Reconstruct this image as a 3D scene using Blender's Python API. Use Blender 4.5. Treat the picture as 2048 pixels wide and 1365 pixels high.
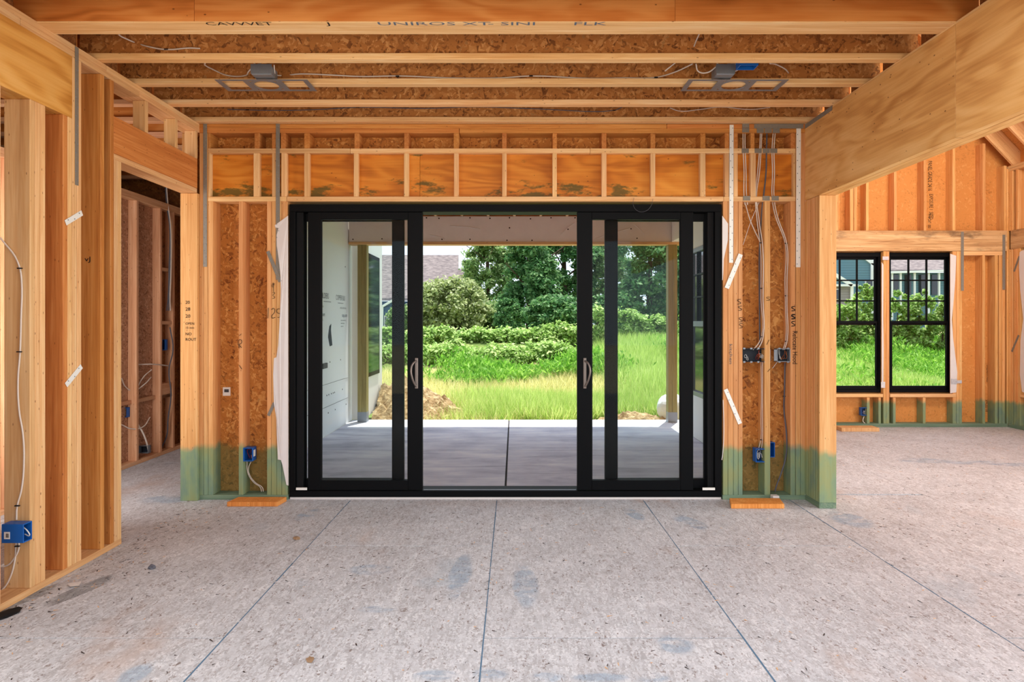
import bpy, bmesh, math, random
import numpy as np
from mathutils import Matrix, Vector

for o in list(bpy.data.objects):
    bpy.data.objects.remove(o)
C = bpy.context.scene.collection
SC = bpy.context.scene
random.seed(7)
RNG = np.random.default_rng(11)

# ------------------------------------------------------------------ camera
FOC, CX, CY, EYE = 1265.0, 1028.0, 645.0, 1.455
cam_d = bpy.data.cameras.new('camera')
cam = bpy.data.objects.new('camera', cam_d); C.objects.link(cam)
cam.location = (0, 0, EYE)
cam.rotation_euler = (math.pi / 2, 0, 0)
cam_d.sensor_width = 36.0
cam_d.lens = FOC / 2048 * 36.0
cam_d.shift_x = -(CX - 1024) / 2048
cam_d.shift_y = -(682.5 - CY) / 2048
cam_d.clip_start = 0.05
cam_d.clip_end = 400
SC.camera = cam

# ------------------------------------------------------------------ light
SC.view_settings.view_transform = 'Standard'
SC.view_settings.look = 'None'
SC.view_settings.gamma = 1
SC.view_settings.use_curve_mapping = False
SC.view_settings.exposure = 0.29

world = bpy.data.worlds.new('sky'); SC.world = world
world.use_nodes = True
bg = world.node_tree.nodes['Background']
bg.inputs[0].default_value = (0.74, 0.84, 0.98, 1)
bg.inputs[1].default_value = 1.36

def lamp(name, kind, loc, direction, energy, color=(1, 1, 1), size=None):
    d = bpy.data.lights.new(name, kind); o = bpy.data.objects.new(name, d); C.objects.link(o)
    o.location = loc
    o.rotation_euler = Vector(direction).to_track_quat('-Z', 'Y').to_euler()
    d.energy = energy; d.color = color
    if size:
        d.shape = 'RECTANGLE'; d.size, d.size_y = size
    return o
sun = lamp('sun', 'SUN', (0, 0, 20), (-0.10, -0.22, -1), 6.0, (1.0, 0.95, 0.86))
sun.data.angle = math.radians(0.6)
# stand-ins for daylight by rear glazing and side room windows, plus added fill lamps
lamp('daylight_rear', 'AREA', (-0.25, -2.3, 1.75), (0, 1, 0.0), 30, (1.0, 0.96, 0.91), (3.4, 2.6))
lamp('fill_upper', 'AREA', (0.35, 1.75, 3.055), (0.0, 0, -1), 66, (0.90, 0.95, 1.0), (3.2, 1.6))  # added fill facing down under the joists, no opening there
lamp('daylight_side_windows', 'AREA', (6.6, 2.6, 1.45), (-1, 0.12, 0.0), 205, (1.0, 0.97, 0.93), (3.0, 2.0))
lamp('fill_left_opening', 'AREA', (-3.3, 1.35, 1.35), (1, -0.25, 0.1), 70, (1.0, 0.97, 0.93), (1.6, 2.3))  # added lamp beyond the left opening, lights the beam and floor
lamp('fill_vault', 'AREA', (4.9, 5.0, 4.5), (0.0, 0.9, -0.35), 112, (1.0, 0.96, 0.9), (3.0, 1.2))  # added lamp up in the vault to brighten the far wall
lamp('fill_hall', 'AREA', (-3.4, 4.35, 1.5), (-0.15, 1, 0), 22, (1.0, 0.96, 0.94), (0.7, 2.2))  # added lamp inside the hall to brighten its stud wall

# ------------------------------------------------------------------ node helpers
def srgb(r, g, b):
    f = lambda c: ((c / 255 + 0.055) / 1.055) ** 2.4 if c / 255 > 0.04045 else c / 255 / 12.92
    return (f(r), f(g), f(b), 1)

class NT:
    def __init__(s, name):
        s.m = bpy.data.materials.new(name); s.m.use_nodes = True
        s.t = s.m.node_tree; s.n = s.t.nodes
        s.b = s.n['Principled BSDF']; s.out = s.n['Material Output']
        s.b.inputs['Roughness'].default_value = 0.7
        s.b.inputs['Specular IOR Level'].default_value = 0.3
    def add(s, kind, **kw):
        nd = s.n.new(kind)
        for k, v in kw.items(): setattr(nd, k, v)
        return nd
    def lk(s, a, b): s.t.links.new(a, b)
    def val(s, sock, v):
        if hasattr(v, 'is_output') or isinstance(v, bpy.types.NodeSocket): s.lk(v, sock)
        else: sock.default_value = v
    def math(s, op, a, b=0.0, c=0.0, clamp=False):
        nd = s.add('ShaderNodeMath', operation=op); nd.use_clamp = clamp
        s.val(nd.inputs[0], a); s.val(nd.inputs[1], b); s.val(nd.inputs[2], c)
        return nd.outputs[0]
    def vmath(s, op, a, b=(0, 0, 0)):
        nd = s.add('ShaderNodeVectorMath', operation=op)
        s.val(nd.inputs[0], a); s.val(nd.inputs[1], b)
        return nd.outputs[0]
    def mapping(s, v, scale=(1, 1, 1), rot=(0, 0, 0)):
        nd = s.add('ShaderNodeMapping'); s.lk(v, nd.inputs[0])
        nd.inputs['Scale'].default_value = scale; nd.inputs['Rotation'].default_value = rot
        return nd.outputs[0]
    def noise(s, v, scale=1, detail=3, rough=0.55, dist=0.0, out='Fac'):
        nd = s.add('ShaderNodeTexNoise'); s.lk(v, nd.inputs['Vector'])
        nd.inputs['Scale'].default_value = scale; nd.inputs['Detail'].default_value = detail
        nd.inputs['Roughness'].default_value = rough; nd.inputs['Distortion'].default_value = dist
        return nd.outputs[out]
    def vor(s, v, scale=1, out='Distance', feature='F1'):
        nd = s.add('ShaderNodeTexVoronoi', feature=feature); s.lk(v, nd.inputs['Vector'])
        nd.inputs['Scale'].default_value = scale
        return nd.outputs[out]
    def ramp(s, f, pts):
        nd = s.add('ShaderNodeValToRGB'); s.lk(f, nd.inputs[0])
        el = nd.color_ramp.elements
        while len(el) > 1: el.remove(el[-1])
        el[0].position = pts[0][0]; el[0].color = pts[0][1]
        for p, c in pts[1:]:
            e = el.new(p); e.color = c
        return nd.outputs[0]
    def step(s, f, a, b):
        nd = s.add('ShaderNodeMapRange', interpolation_type='SMOOTHSTEP'); nd.clamp = True
        s.val(nd.inputs[0], f); nd.inputs[1].default_value = a; nd.inputs[2].default_value = b
        return nd.outputs[0]
    def mix(s, f, a, b, blend='MIX'):
        nd = s.add('ShaderNodeMix', data_type='RGBA', blend_type=blend)
        s.val(nd.inputs[0], f); s.val(nd.inputs[6], a); s.val(nd.inputs[7], b)
        return nd.outputs[2]
    def objco(s, jitter=40.0):
        tc = s.add('ShaderNodeTexCoord'); oi = s.add('ShaderNodeObjectInfo')
        r = s.math('MULTIPLY', oi.outputs['Random'], jitter)
        cb = s.add('ShaderNodeCombineXYZ'); s.lk(r, cb.inputs[0]); s.lk(r, cb.inputs[1]); s.lk(r, cb.inputs[2])
        return s.vmath('ADD', tc.outputs['Object'], cb.outputs[0]), oi.outputs['Random']
    def pos(s):
        return s.add('ShaderNodeNewGeometry').outputs['Position']
    def bump(s, h, strength=0.3, dist=0.002):
        nd = s.add('ShaderNodeBump'); nd.inputs['Strength'].default_value = strength
        nd.inputs['Distance'].default_value = dist
        s.lk(h, nd.inputs['Height']); s.lk(nd.outputs[0], s.b.inputs['Normal'])
    def hsv(s, col, v=None, sat=None, hue=None):
        nd = s.add('ShaderNodeHueSaturation'); s.val(nd.inputs['Color'], col)
        if v is not None: s.val(nd.inputs['Value'], v)
        if sat is not None: s.val(nd.inputs['Saturation'], sat)
        if hue is not None: s.val(nd.inputs['Hue'], hue)
        return nd.outputs[0]
    def base(s, c, rough=None, metal=None):
        s.val(s.b.inputs['Base Color'], c)
        if rough is not None: s.b.inputs['Roughness'].default_value = rough
        if metal is not None: s.b.inputs['Metallic'].default_value = metal
        return s.m

def treat_mask(s, level, spread=0.16):
    p = s.pos()
    sx = s.add('ShaderNodeSeparateXYZ'); s.lk(p, sx.inputs[0])
    n = s.noise(s.mapping(p, (7, 7, 0.6)), 1.0, 2)
    n2 = s.noise(p, 30.0, 2)
    h = s.math('ADD', sx.outputs[2], s.math('MULTIPLY', s.math('SUBTRACT', n, 0.5), spread))
    h = s.math('ADD', h, s.math('MULTIPLY', s.math('SUBTRACT', n2, 0.5), 0.03))
    m = s.math('SUBTRACT', 1.0, s.step(h, level - 0.035, level + 0.035))
    blot = s.noise(s.mapping(p, (9, 9, 4)), 1.0, 3)
    return m, blot

def wood(name, lo, mid, hi, treated=None, dirty=0.0, knots=True):
    s = NT(name)
    co, rnd = s.objco()
    streak = s.noise(s.mapping(co, (70, 70, 1.6)), 1.0, 4, 0.6)
    broad = s.noise(s.mapping(co, (14, 14, 0.7)), 1.0, 3, 0.5, 0.4)
    rings = s.math('SINE', s.math('MULTIPLY', broad, 70.0))
    rings = s.math('MULTIPLY_ADD', rings, 0.5, 0.5)
    f = s.math('ADD', s.math('MULTIPLY', streak, 0.55), s.math('MULTIPLY', broad, 0.45))
    f = s.math('ADD', f, s.math('MULTIPLY', s.math('SUBTRACT', rings, 0.5), 0.07))
    col = s.ramp(f, [(0.28, srgb(*lo)), (0.5, srgb(*mid)), (0.72, srgb(*hi))])
    if knots:
        v = s.add('ShaderNodeTexVoronoi'); s.lk(s.mapping(co, (9, 9, 3.0)), v.inputs['Vector'])
        sep = s.add('ShaderNodeSeparateColor'); s.lk(v.outputs['Color'], sep.inputs[0])
        rare = s.math('GREATER_THAN', sep.outputs[0], 0.6)
        k = s.math('SUBTRACT', 1.0, s.step(v.outputs['Distance'], 0.05, 0.15))
        k = s.math('MULTIPLY', k, rare)
        col = s.mix(s.math('MULTIPLY', k, 0.8), col, srgb(112, 58, 24))
        v2 = s.add('ShaderNodeTexVoronoi'); s.lk(s.mapping(co, (22, 22, 14)), v2.inputs['Vector'])
        sep2 = s.add('ShaderNodeSeparateColor'); s.lk(v2.outputs['Color'], sep2.inputs[0])
        k2 = s.math('MULTIPLY', s.math('SUBTRACT', 1.0, s.step(v2.outputs['Distance'], 0.06, 0.11)),
                    s.math('GREATER_THAN', sep2.outputs[1], 0.86))
        col = s.mix(s.math('MULTIPLY', k2, 0.85), col, srgb(58, 32, 18))
    if dirty:
        d = s.step(s.noise(s.mapping(co, (6, 6, 2.2)), 1.0, 4, 0.65), 0.5, 0.75)
        col = s.mix(s.math('MULTIPLY', d, dirty), col, srgb(92, 66, 48))
    vv = s.math('MULTIPLY_ADD', rnd, 0.20, 0.88)
    hh = s.math('MULTIPLY_ADD', s.math('FRACT', s.math('MULTIPLY', rnd, 7.31)), 0.010, 0.496)
    col = s.hsv(col, vv, None, hh)
    if treated:
        m, blot = treat_mask(s, treated)
        g = s.ramp(blot, [(0.35, srgb(112, 140, 96)), (0.5, srgb(92, 142, 112)), (0.66, srgb(44, 124, 120))])
        g = s.mix(s.math('MULTIPLY', f, 0.45), g, srgb(150, 160, 110))
        col = s.mix(s.math('MULTIPLY', m, 0.86), col, g)
    s.bump(f, 0.25, 0.0015)
    return s.base(col, 0.62)

def osb(name, dark, mid, light, treated=None, scale=1.0, contrast=1.0, plane='xy'):
    s = NT(name)
    co, rnd = s.objco(25.0)
    wob = s.noise(co, 9.0, 2, out='Color')
    cw = s.vmath('ADD', co, s.vmath('MULTIPLY', wob, (0.03, 0.03, 0.03)))
    layers = []
    for i, a in enumerate((0.25, 1.25, 2.2, 2.9)):
        rot = (0, 0, a) if plane == 'xy' else (0, a, 0)
        # generic 3-D rotation keeps the strands long on whichever face is seen
        mp = s.mapping(s.mapping(cw, (1, 1, 1), (a * 0.35 if plane == 'any' else 0, a if plane != 'xy' else 0, a if plane == 'xy' else a * 0.2)),
                       (9 * scale, 46 * scale, 46 * scale))
        layers.append(s.vor(mp, 1.0, 'Color'))
    sel = s.noise(co, 26 * scale, 2, out='Color')
    sp = s.add('ShaderNodeSeparateColor'); s.lk(sel, sp.inputs[0])
    def ch(c, k):
        q = s.add('ShaderNodeSeparateColor'); s.lk(c, q.inputs[0]); return q.outputs[k]
    a = s.mix(s.step(sp.outputs[0], 0.47, 0.53), layers[0], layers[1])
    b = s.mix(s.step(sp.outputs[1], 0.47, 0.53), layers[2], layers[3])
    c = s.mix(s.step(sp.outputs[2], 0.47, 0.53), a, b)
    f = s.math('ADD', s.math('MULTIPLY', ch(c, 0), 0.75 * contrast), 0.5 - 0.375 * contrast)
    f = s.math('ADD', f, s.math('MULTIPLY', s.math('SUBTRACT', s.noise(co, 5.0, 3), 0.5), 0.5))
    col = s.ramp(f, [(0.08, srgb(*dark)), (0.34, srgb(*mid)), (0.62, srgb(*mid)), (0.95, srgb(*light))])
    spk = s.math('GREATER_THAN', ch(c, 1), 0.93)
    col = s.mix(s.math('MULTIPLY', spk, 0.35 * contrast), col, srgb(*[int(x * 0.55) for x in dark]))
    if treated:
        m, blot = treat_mask(s, treated, 0.25)
        col = s.mix(s.math('MULTIPLY', m, 0.55), col, srgb(92, 108, 62))
    s.bump(f, 0.3, 0.002)
    return s.base(col, 0.66)

def ply(name, lo, mid, hi, mould=False, axis=2):
    s = NT(name)
    co, rnd = s.objco()
    n = s.noise(s.mapping(co, (2.6, 2.6, 0.75)), 1.0, 3, 0.5, 0.3)
    ring = s.math('MULTIPLY_ADD', s.math('SINE', s.math('MULTIPLY', n, 60.0)), 0.5, 0.5)
    n2 = s.noise(s.mapping(co, (60, 60, 2.0)), 1.0, 4)
    big = s.noise(s.mapping(co, (3, 3, 0.9)), 1.0, 2)
    f = s.math('ADD', s.math('MULTIPLY', ring, 0.16), s.math('ADD', s.math('MULTIPLY', n2, 0.3), s.math('MULTIPLY', big, 0.55)))
    col = s.ramp(f, [(0.32, srgb(*lo)), (0.5, srgb(*mid)), (0.72, srgb(*hi))])
    v = s.add('ShaderNodeTexVoronoi'); s.lk(s.mapping(co, (4.2, 4.2, 2.4)), v.inputs['Vector'])
    sep = s.add('ShaderNodeSeparateColor'); s.lk(v.outputs['Color'], sep.inputs[0])
    k = s.math('MULTIPLY', s.math('SUBTRACT', 1.0, s.step(v.outputs['Distance'], 0.05, 0.11)),
               s.math('GREATER_THAN', sep.outputs[0], 0.66))
    col = s.mix(s.math('MULTIPLY', k, 0.8), col, srgb(84, 40, 16))
    if mould:
        p = s.pos(); sx = s.add('ShaderNodeSeparateXYZ'); s.lk(p, sx.inputs[0])
        nn = s.noise(s.mapping(p, (3.2, 3, 9)), 1.0, 5, 0.7)
        low = s.math('SUBTRACT', 1.0, s.step(sx.outputs[2], 2.49, 2.70))
        hi_ = s.math('MULTIPLY', s.step(sx.outputs[2], 2.79, 2.86), 0.7)
        thr = s.math('ADD', nn, s.math('MULTIPLY', s.math('MAXIMUM', low, hi_), 0.13))
        m = s.step(thr, 0.62, 0.72)
        col = s.mix(s.math('MULTIPLY', m, 0.8), col, srgb(66, 72, 26))
    col = s.hsv(col, s.math('MULTIPLY_ADD', rnd, 0.14, 0.93))
    s.bump(n2, 0.15, 0.001)
    return s.base(col, 0.5)

def plain(name, rgb, rough=0.6, metal=0.0, var=0.0, scale=20.0):
    s = NT(name)
    c = srgb(*rgb)
    if var:
        n = s.noise(s.objco(9.0)[0], scale, 3)
        c = s.hsv(c, s.math('MULTIPLY_ADD', n, var * 2, 1 - var))
    return s.base(c, rough, metal)

M = {}
M['stud'] = wood('stud_pine', (204, 146, 90), (226, 176, 120), (240, 202, 152))
M['stud_treated'] = wood('stud_pine_green_base', (192, 128, 72), (214, 153, 95), (230, 182, 126), treated=0.44)
M['stud_far'] = wood('stud_pine_green_base_low', (202, 130, 66), (226, 162, 98), (240, 192, 132), treated=0.36)
M['plate_green'] = wood('treated_plate', (88, 112, 92), (112, 136, 112), (146, 160, 130), knots=False)
M['stud_dark'] = wood('stud_amber', (166, 94, 40), (196, 124, 60), (216, 152, 86))
M['stud_pink'] = wood('stud_hall', (186, 124, 84), (210, 156, 116), (226, 182, 146))
M['header_old'] = wood('weathered_header', (150, 100, 60), (204, 156, 108), (232, 196, 150), dirty=0.75)
M['treated_post'] = wood('treated_post', (124, 114, 66), (154, 142, 86), (182, 168, 108))
M['flange'] = wood('joist_flange', (214, 152, 92), (236, 186, 128), (248, 214, 166))
M['scrap'] = wood('scrap_wood', (196, 112, 44), (220, 140, 66), (236, 168, 96))
M['osb_wall'] = osb('wall_strand_board', (124, 66, 22), (190, 120, 52), (226, 166, 92), treated=0.40, plane='any')
M['osb_far'] = osb('far_strand_board', (168, 98, 40), (214, 142, 72), (236, 178, 110), treated=None, plane='any', contrast=0.6)
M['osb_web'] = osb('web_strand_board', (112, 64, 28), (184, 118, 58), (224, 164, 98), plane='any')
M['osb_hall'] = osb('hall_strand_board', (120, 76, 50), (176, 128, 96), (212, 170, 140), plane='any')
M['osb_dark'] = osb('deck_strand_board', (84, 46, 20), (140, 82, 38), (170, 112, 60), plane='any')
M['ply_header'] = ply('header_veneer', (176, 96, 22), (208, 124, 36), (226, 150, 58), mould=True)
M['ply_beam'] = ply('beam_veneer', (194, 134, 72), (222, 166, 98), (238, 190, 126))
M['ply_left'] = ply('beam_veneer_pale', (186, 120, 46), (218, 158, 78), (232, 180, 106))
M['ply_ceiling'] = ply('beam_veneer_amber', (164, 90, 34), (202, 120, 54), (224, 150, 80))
M['black'] = plain('black_frame', (7, 8, 10), 0.5)
M['black'].node_tree.nodes['Principled BSDF'].inputs['Specular IOR Level'].default_value = 0.1
M['black_rubber'] = plain('black_gasket', (12, 12, 14), 0.8)
M['galv'] = plain('galvanised_steel', (136, 129, 118), 0.5, 0.25, 0.15, 60)
M['galv_bright'] = plain('bright_steel', (236, 234, 226), 0.5, 0.1, 0.05, 40)
M['steel_grey'] = plain('grey_steel', (140, 146, 152), 0.45, 0.6, 0.1, 30)
M['nail'] = plain('nail_hole', (44, 26, 16), 0.8)
M['blue_box'] = plain('blue_plastic', (24, 92, 170), 0.35)
M['blue_in'] = plain('blue_plastic_inside', (14, 40, 84), 0.5)
M['box_dark'] = plain('dark_box', (34, 38, 46), 0.5, 0.2, 0.3, 40)
M['cable'] = plain('white_cable', (214, 200, 186), 0.5)
M['cable_grey'] = plain('grey_conduit', (88, 88, 96), 0.5)
M['wire_white'] = plain('wire_white', (220, 216, 210), 0.5)
M['wire_red'] = plain('wire_red', (150, 40, 36), 0.5)
M['copper'] = plain('copper_wire', (190, 110, 60), 0.4, 0.8)
M['staple'] = plain('staple', (26, 26, 30), 0.5)
M['pipe'] = plain('pale_pipe', (226, 208, 200), 0.5)
M['wrap'] = plain('house_wrap', (222, 214, 210), 0.55, 0, 0.05, 12)
M['wrap_ext'] = plain('house_wrap_wall', (240, 242, 243), 0.6, 0, 0.03, 5)
M['wrap_beam'] = plain('house_wrap_beam', (238, 228, 222), 0.6, 0, 0.06, 8)
M['ink'] = plain('black_ink', (28, 24, 22), 0.8)
M['ink_blue'] = plain('faded_blue_ink', (96, 106, 122), 0.8)
M['print'] = plain('grey_print', (84, 88, 92), 0.8)
M['white_trim'] = plain('white_trim', (232, 232, 230), 0.5)
M['chalk'] = plain('blue_chalk', (88, 120, 146), 0.9)
M['label'] = plain('paper_label', (236, 234, 228), 0.6)
M['sticker_print'] = plain('sticker_print', (70, 70, 74), 0.7)
M['vinyl'] = plain('handle_bronze', (120, 110, 104), 0.35, 0.5)
M['paper'] = plain('pale_scrap', (214, 210, 206), 0.7)
M['foil'] = plain('foil_tape', (220, 220, 224), 0.35, 0.6, 0.3, 60)
M['dry_leaf'] = plain('dry_leaf', (152, 124, 96), 0.8, 0, 0.2, 60)
M['bag'] = plain('plastic_bag', (226, 232, 236), 0.35, 0, 0.08, 10)

def glass(name, tint=(0.945, 0.965, 0.96)):
    s = NT(name)
    tr = s.add('ShaderNodeBsdfTransparent'); tr.inputs[0].default_value = (*tint, 1)
    gl = s.add('ShaderNodeBsdfGlossy'); gl.inputs['Roughness'].default_value = 0.0
    gl.inputs[0].default_value = (0.9, 0.95, 0.95, 1)
    fr = s.add('ShaderNodeFresnel'); fr.inputs[0].default_value = 1.19
    mx = s.add('ShaderNodeMixShader')
    s.lk(fr.outputs[0], mx.inputs[0]); s.lk(tr.outputs[0], mx.inputs[1]); s.lk(gl.outputs[0], mx.inputs[2])
    s.lk(mx.outputs[0], s.out.inputs[0])
    return s.m
M['glass'] = glass('door_glass')
M['glass_clear'] = glass('window_glass', (0.98, 0.985, 0.985))
M['glass_dark'] = plain('dark_pane', (36, 44, 50), 0.05)
M['glass_dark'].node_tree.nodes['Principled BSDF'].inputs['Specular IOR Level'].default_value = 0.8

def floor_mat():
    s = NT('subfloor_board')
    co, rnd = s.objco(60.0)
    lay = []
    for a in (0.2, 1.1, 1.9, 2.7):
        lay.append(s.vor(s.mapping(s.mapping(co, (1, 1, 1), (0, 0, a)), (22, 110, 22)), 1.0, 'Color'))
    sel = s.noise(co, 60.0, 2, out='Color')
    sp = s.add('ShaderNodeSeparateColor'); s.lk(sel, sp.inputs[0])
    a = s.mix(s.step(sp.outputs[0], .47, .53), lay[0], lay[1])
    b = s.mix(s.step(sp.outputs[1], .47, .53), lay[2], lay[3])
    c = s.mix(s.step(sp.outputs[2], .47, .53), a, b)
    q = s.add('ShaderNodeSeparateColor'); s.lk(c, q.inputs[0])
    f = s.math('ADD', s.math('MULTIPLY', q.outputs[0], 0.55), s.math('MULTIPLY', s.noise(co, 2.2, 4, 0.6), 0.5))
    col = s.ramp(f, [(0.12, srgb(150, 147, 149)), (0.42, srgb(185, 187, 191)), (0.62, srgb(197, 200, 205)), (0.92, srgb(224, 227, 231))])
    spk = s.math('GREATER_THAN', q.outputs[1], 0.955)
    col = s.mix(s.math('MULTIPLY', spk, 0.6), col, srgb(104, 78, 62))
    p = s.pos()
    stain = s.step(s.noise(s.mapping(p, (1.3, 0.6, 1)), 1.0, 5, 0.6), 0.58, 0.72)
    col = s.mix(s.math('MULTIPLY', stain, 0.5), col, srgb(178, 150, 132))
    bl = s.step(s.noise(s.mapping(s.vmath('ADD', p, (7.3, 2.2, 0)), (1.7, 1.1, 1)), 1.0, 5, 0.65), 0.61, 0.70)
    col = s.mix(s.math('MULTIPLY', bl, 0.25), col, srgb(160, 180, 194))
    s.bump(q.outputs[0], 0.2, 0.0012)
    return s.base(col, 0.62)
M['floor'] = floor_mat()
M['floor_under'] = plain('gap_dark', (50, 44, 42), 0.9)

def smudge_mat(name, rgb, thr=0.5):
    s = NT(name)
    co, rnd = s.objco(30)
    n = s.noise(s.mapping(co, (7, 14, 1)), 1.0, 5, 0.7)
    tc = s.add('ShaderNodeTexCoord')
    d = s.vmath('LENGTH', s.vmath('MULTIPLY', s.vmath('SUBTRACT', tc.outputs['Generated'], (0.5, 0.5, 0.5)), (2, 2, 0)))
    ln = s.add('ShaderNodeVectorMath', operation='LENGTH')
    s.lk(s.vmath('MULTIPLY', s.vmath('SUBTRACT', tc.outputs['Generated'], (0.5, 0.5, 0.5)), (2, 2, 0)), ln.inputs[0])
    edge = s.math('SUBTRACT', 1.0, s.step(ln.outputs['Value'], 0.55, 1.0))
    a = s.math('MULTIPLY', s.step(n, thr - 0.05, thr + 0.14), edge)
    s.val(s.b.inputs['Alpha'], s.math('MULTIPLY', a, 0.36))
    return s.base(srgb(*rgb), 0.9)
M['smudge_blue'] = smudge_mat('chalk_smudge', (168, 194, 216), 0.42)
M['smudge_grey'] = smudge_mat('grey_smudge', (112, 112, 110), 0.36)

def concrete():
    s = NT('patio_concrete')
    co, _ = s.objco(20)
    n = s.noise(s.mapping(co, (2.2, 4.5, 1)), 1.0, 7, 0.7, 0.6)
    n2 = s.noise(co, 1.6, 4)
    f = s.math('ADD', s.math('MULTIPLY', n, 0.6), s.math('MULTIPLY', n2, 0.4))
    col = s.ramp(f, [(0.36, srgb(176, 178, 198)), (0.5, srgb(216, 218, 234)), (0.64, srgb(244, 245, 252))])
    s.bump(s.noise(co, 160.0, 2), 0.15, 0.001)
    return s.base(col, 0.75)
M['concrete'] = concrete()

def ground_mat():
    s = NT('earth_ground')
    p = s.pos()
    n = s.noise(p, 0.7, 6, 0.6)
    col = s.ramp(n, [(0.35, srgb(70, 92, 34)), (0.5, srgb(120, 138, 66)), (0.62, srgb(178, 166, 118))])
    sx = s.add('ShaderNodeSeparateXYZ'); s.lk(p, sx.inputs[0])
    near = s.math('SUBTRACT', 1.0, s.step(s.math('ADD', sx.outputs[1], s.math('MULTIPLY', s.math('SUBTRACT', s.noise(p, 0.9, 4), .5), 3.0)), 10.4, 11.6))
    col = s.mix(near, col, srgb(206, 190, 160))
    s.bump(s.noise(p, 14, 5), 0.6, 0.03)
    return s.base(col, 0.95)
M['ground'] = ground_mat()
def dirt_mat():
    s = NT('dirt_mound')
    p = s.pos()
    col = s.ramp(s.noise(p, 9, 6, 0.65), [(0.35, srgb(140, 112, 76)), (0.55, srgb(190, 166, 126)), (0.7, srgb(216, 198, 164))])
    s.bump(s.noise(p, 24, 5), 0.8, 0.03)
    return s.base(col, 0.95)
M['dirt'] = dirt_mat()

def leafm(name, dark, mid, light, scale=1.2, trans=0.35):
    s = NT(name)
    g = s.add('ShaderNodeNewGeometry')
    n = s.noise(g.outputs['Position'], scale, 3)
    f = s.math('ADD', s.math('MULTIPLY', g.outputs['Random Per Island'], 0.6), s.math('MULTIPLY', n, 0.45))
    col = s.ramp(f, [(0.15, srgb(*dark)), (0.5, srgb(*mid)), (0.9, srgb(*light))])
    s.base(col, 0.55)
    tl = s.add('ShaderNodeBsdfTranslucent'); s.lk(s.hsv(col, 1.2), tl.inputs[0])
    mx = s.add('ShaderNodeMixShader'); mx.inputs[0].default_value = trans
    s.lk(s.b.outputs[0], mx.inputs[1]); s.lk(tl.outputs[0], mx.inputs[2]); s.lk(mx.outputs[0], s.out.inputs[0])
    return s.m
M['leaf_ever'] = leafm('evergreen_leaf', (48, 92, 50), (82, 132, 74), (140, 176, 112))
M['leaf_mid'] = leafm('broadleaf', (70, 108, 54), (118, 152, 84), (184, 202, 142))
M['leaf_olive'] = leafm('olive_leaf', (88, 112, 54), (148, 164, 96), (216, 222, 180))
M['leaf_vine'] = leafm('vine_leaf', (84, 128, 46), (154, 190, 92), (220, 234, 168), 0.7)
M['leaf_weed'] = leafm('weed_leaf', (72, 128, 32), (120, 176, 60), (176, 212, 104), 1.0, 0.45)
M['grass_green'] = leafm('meadow_blade', (122, 158, 62), (168, 196, 96), (212, 224, 148), 0.8, 0.5)
M['grass_dry'] = leafm('straw_blade', (176, 172, 104), (212, 206, 138), (238, 232, 180), 0.6, 0.5)
M['bark'] = plain('bark', (84, 66, 52), 0.9, 0, 0.3, 14)

def roof_mat():
    s = NT('asphalt_shingle')
    p = s.pos()
    n = s.noise(s.mapping(p, (3, 3, 14)), 1.0, 4)
    return s.base(s.ramp(n, [(0.35, srgb(104, 94, 96)), (0.65, srgb(146, 134, 132))]), 0.9)
M['shingle'] = roof_mat()
def siding(name, a, b):
    s = NT(name)
    sx = s.add('ShaderNodeSeparateXYZ'); s.lk(s.pos(), sx.inputs[0])
    fr = s.math('FRACT', s.math('MULTIPLY', sx.outputs[2], 5.2))
    s.bump(fr, 0.8, 0.03)
    return s.base(s.mix(s.step(fr, 0.0, 0.18), srgb(*b), srgb(*a)), 0.7)
M['siding_teal'] = siding('teal_siding', (98, 134, 150), (70, 98, 112))
M['siding_navy'] = siding('navy_siding', (62, 88, 122), (44, 64, 92))
M['siding_taupe'] = siding('taupe_siding', (150, 142, 144), (118, 110, 112))

# ------------------------------------------------------------------ geometry helpers
WM = {}
def world_of(o): return WM.get(o.name, Matrix.Identity(4))
def link(o, parent=None):
    C.objects.link(o)
    WM[o.name] = Matrix.LocRotScale(o.location, o.rotation_euler, o.scale)
    if parent is not None:
        o.parent = parent
        o.matrix_parent_inverse = world_of(parent).inverted()
    return o
def tag(o, label=None, cat=None, group=None, kind=None):
    if label: o['label'] = label
    if cat: o['category'] = cat
    if group: o['group'] = group
    if kind: o['kind'] = kind
    return o
def empty(name, loc, label, cat, group=None, kind=None):
    o = bpy.data.objects.new(name, None); o.location = loc; o.empty_display_size = 0.1
    return tag(link(o), label, cat, group, kind)

_box = {}
def box_mesh(dx, dy, dz, bev, mat):
    key = (round(dx, 4), round(dy, 4), round(dz, 4), bev, mat.name)
    if key in _box: return _box[key]
    bm = bmesh.new()
    bmesh.ops.create_cube(bm, size=1)
    for v in bm.verts: v.co = (v.co.x * dx, v.co.y * dy, v.co.z * dz)
    b = min(bev, 0.3 * min(dx, dy, dz))
    if b > 1e-5:
        bmesh.ops.bevel(bm, geom=bm.edges[:], offset=b, segments=1, affect='EDGES')
    me = bpy.data.meshes.new('box'); bm.to_mesh(me); bm.free()
    me.materials.append(mat)
    _box[key] = me
    return me

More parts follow.
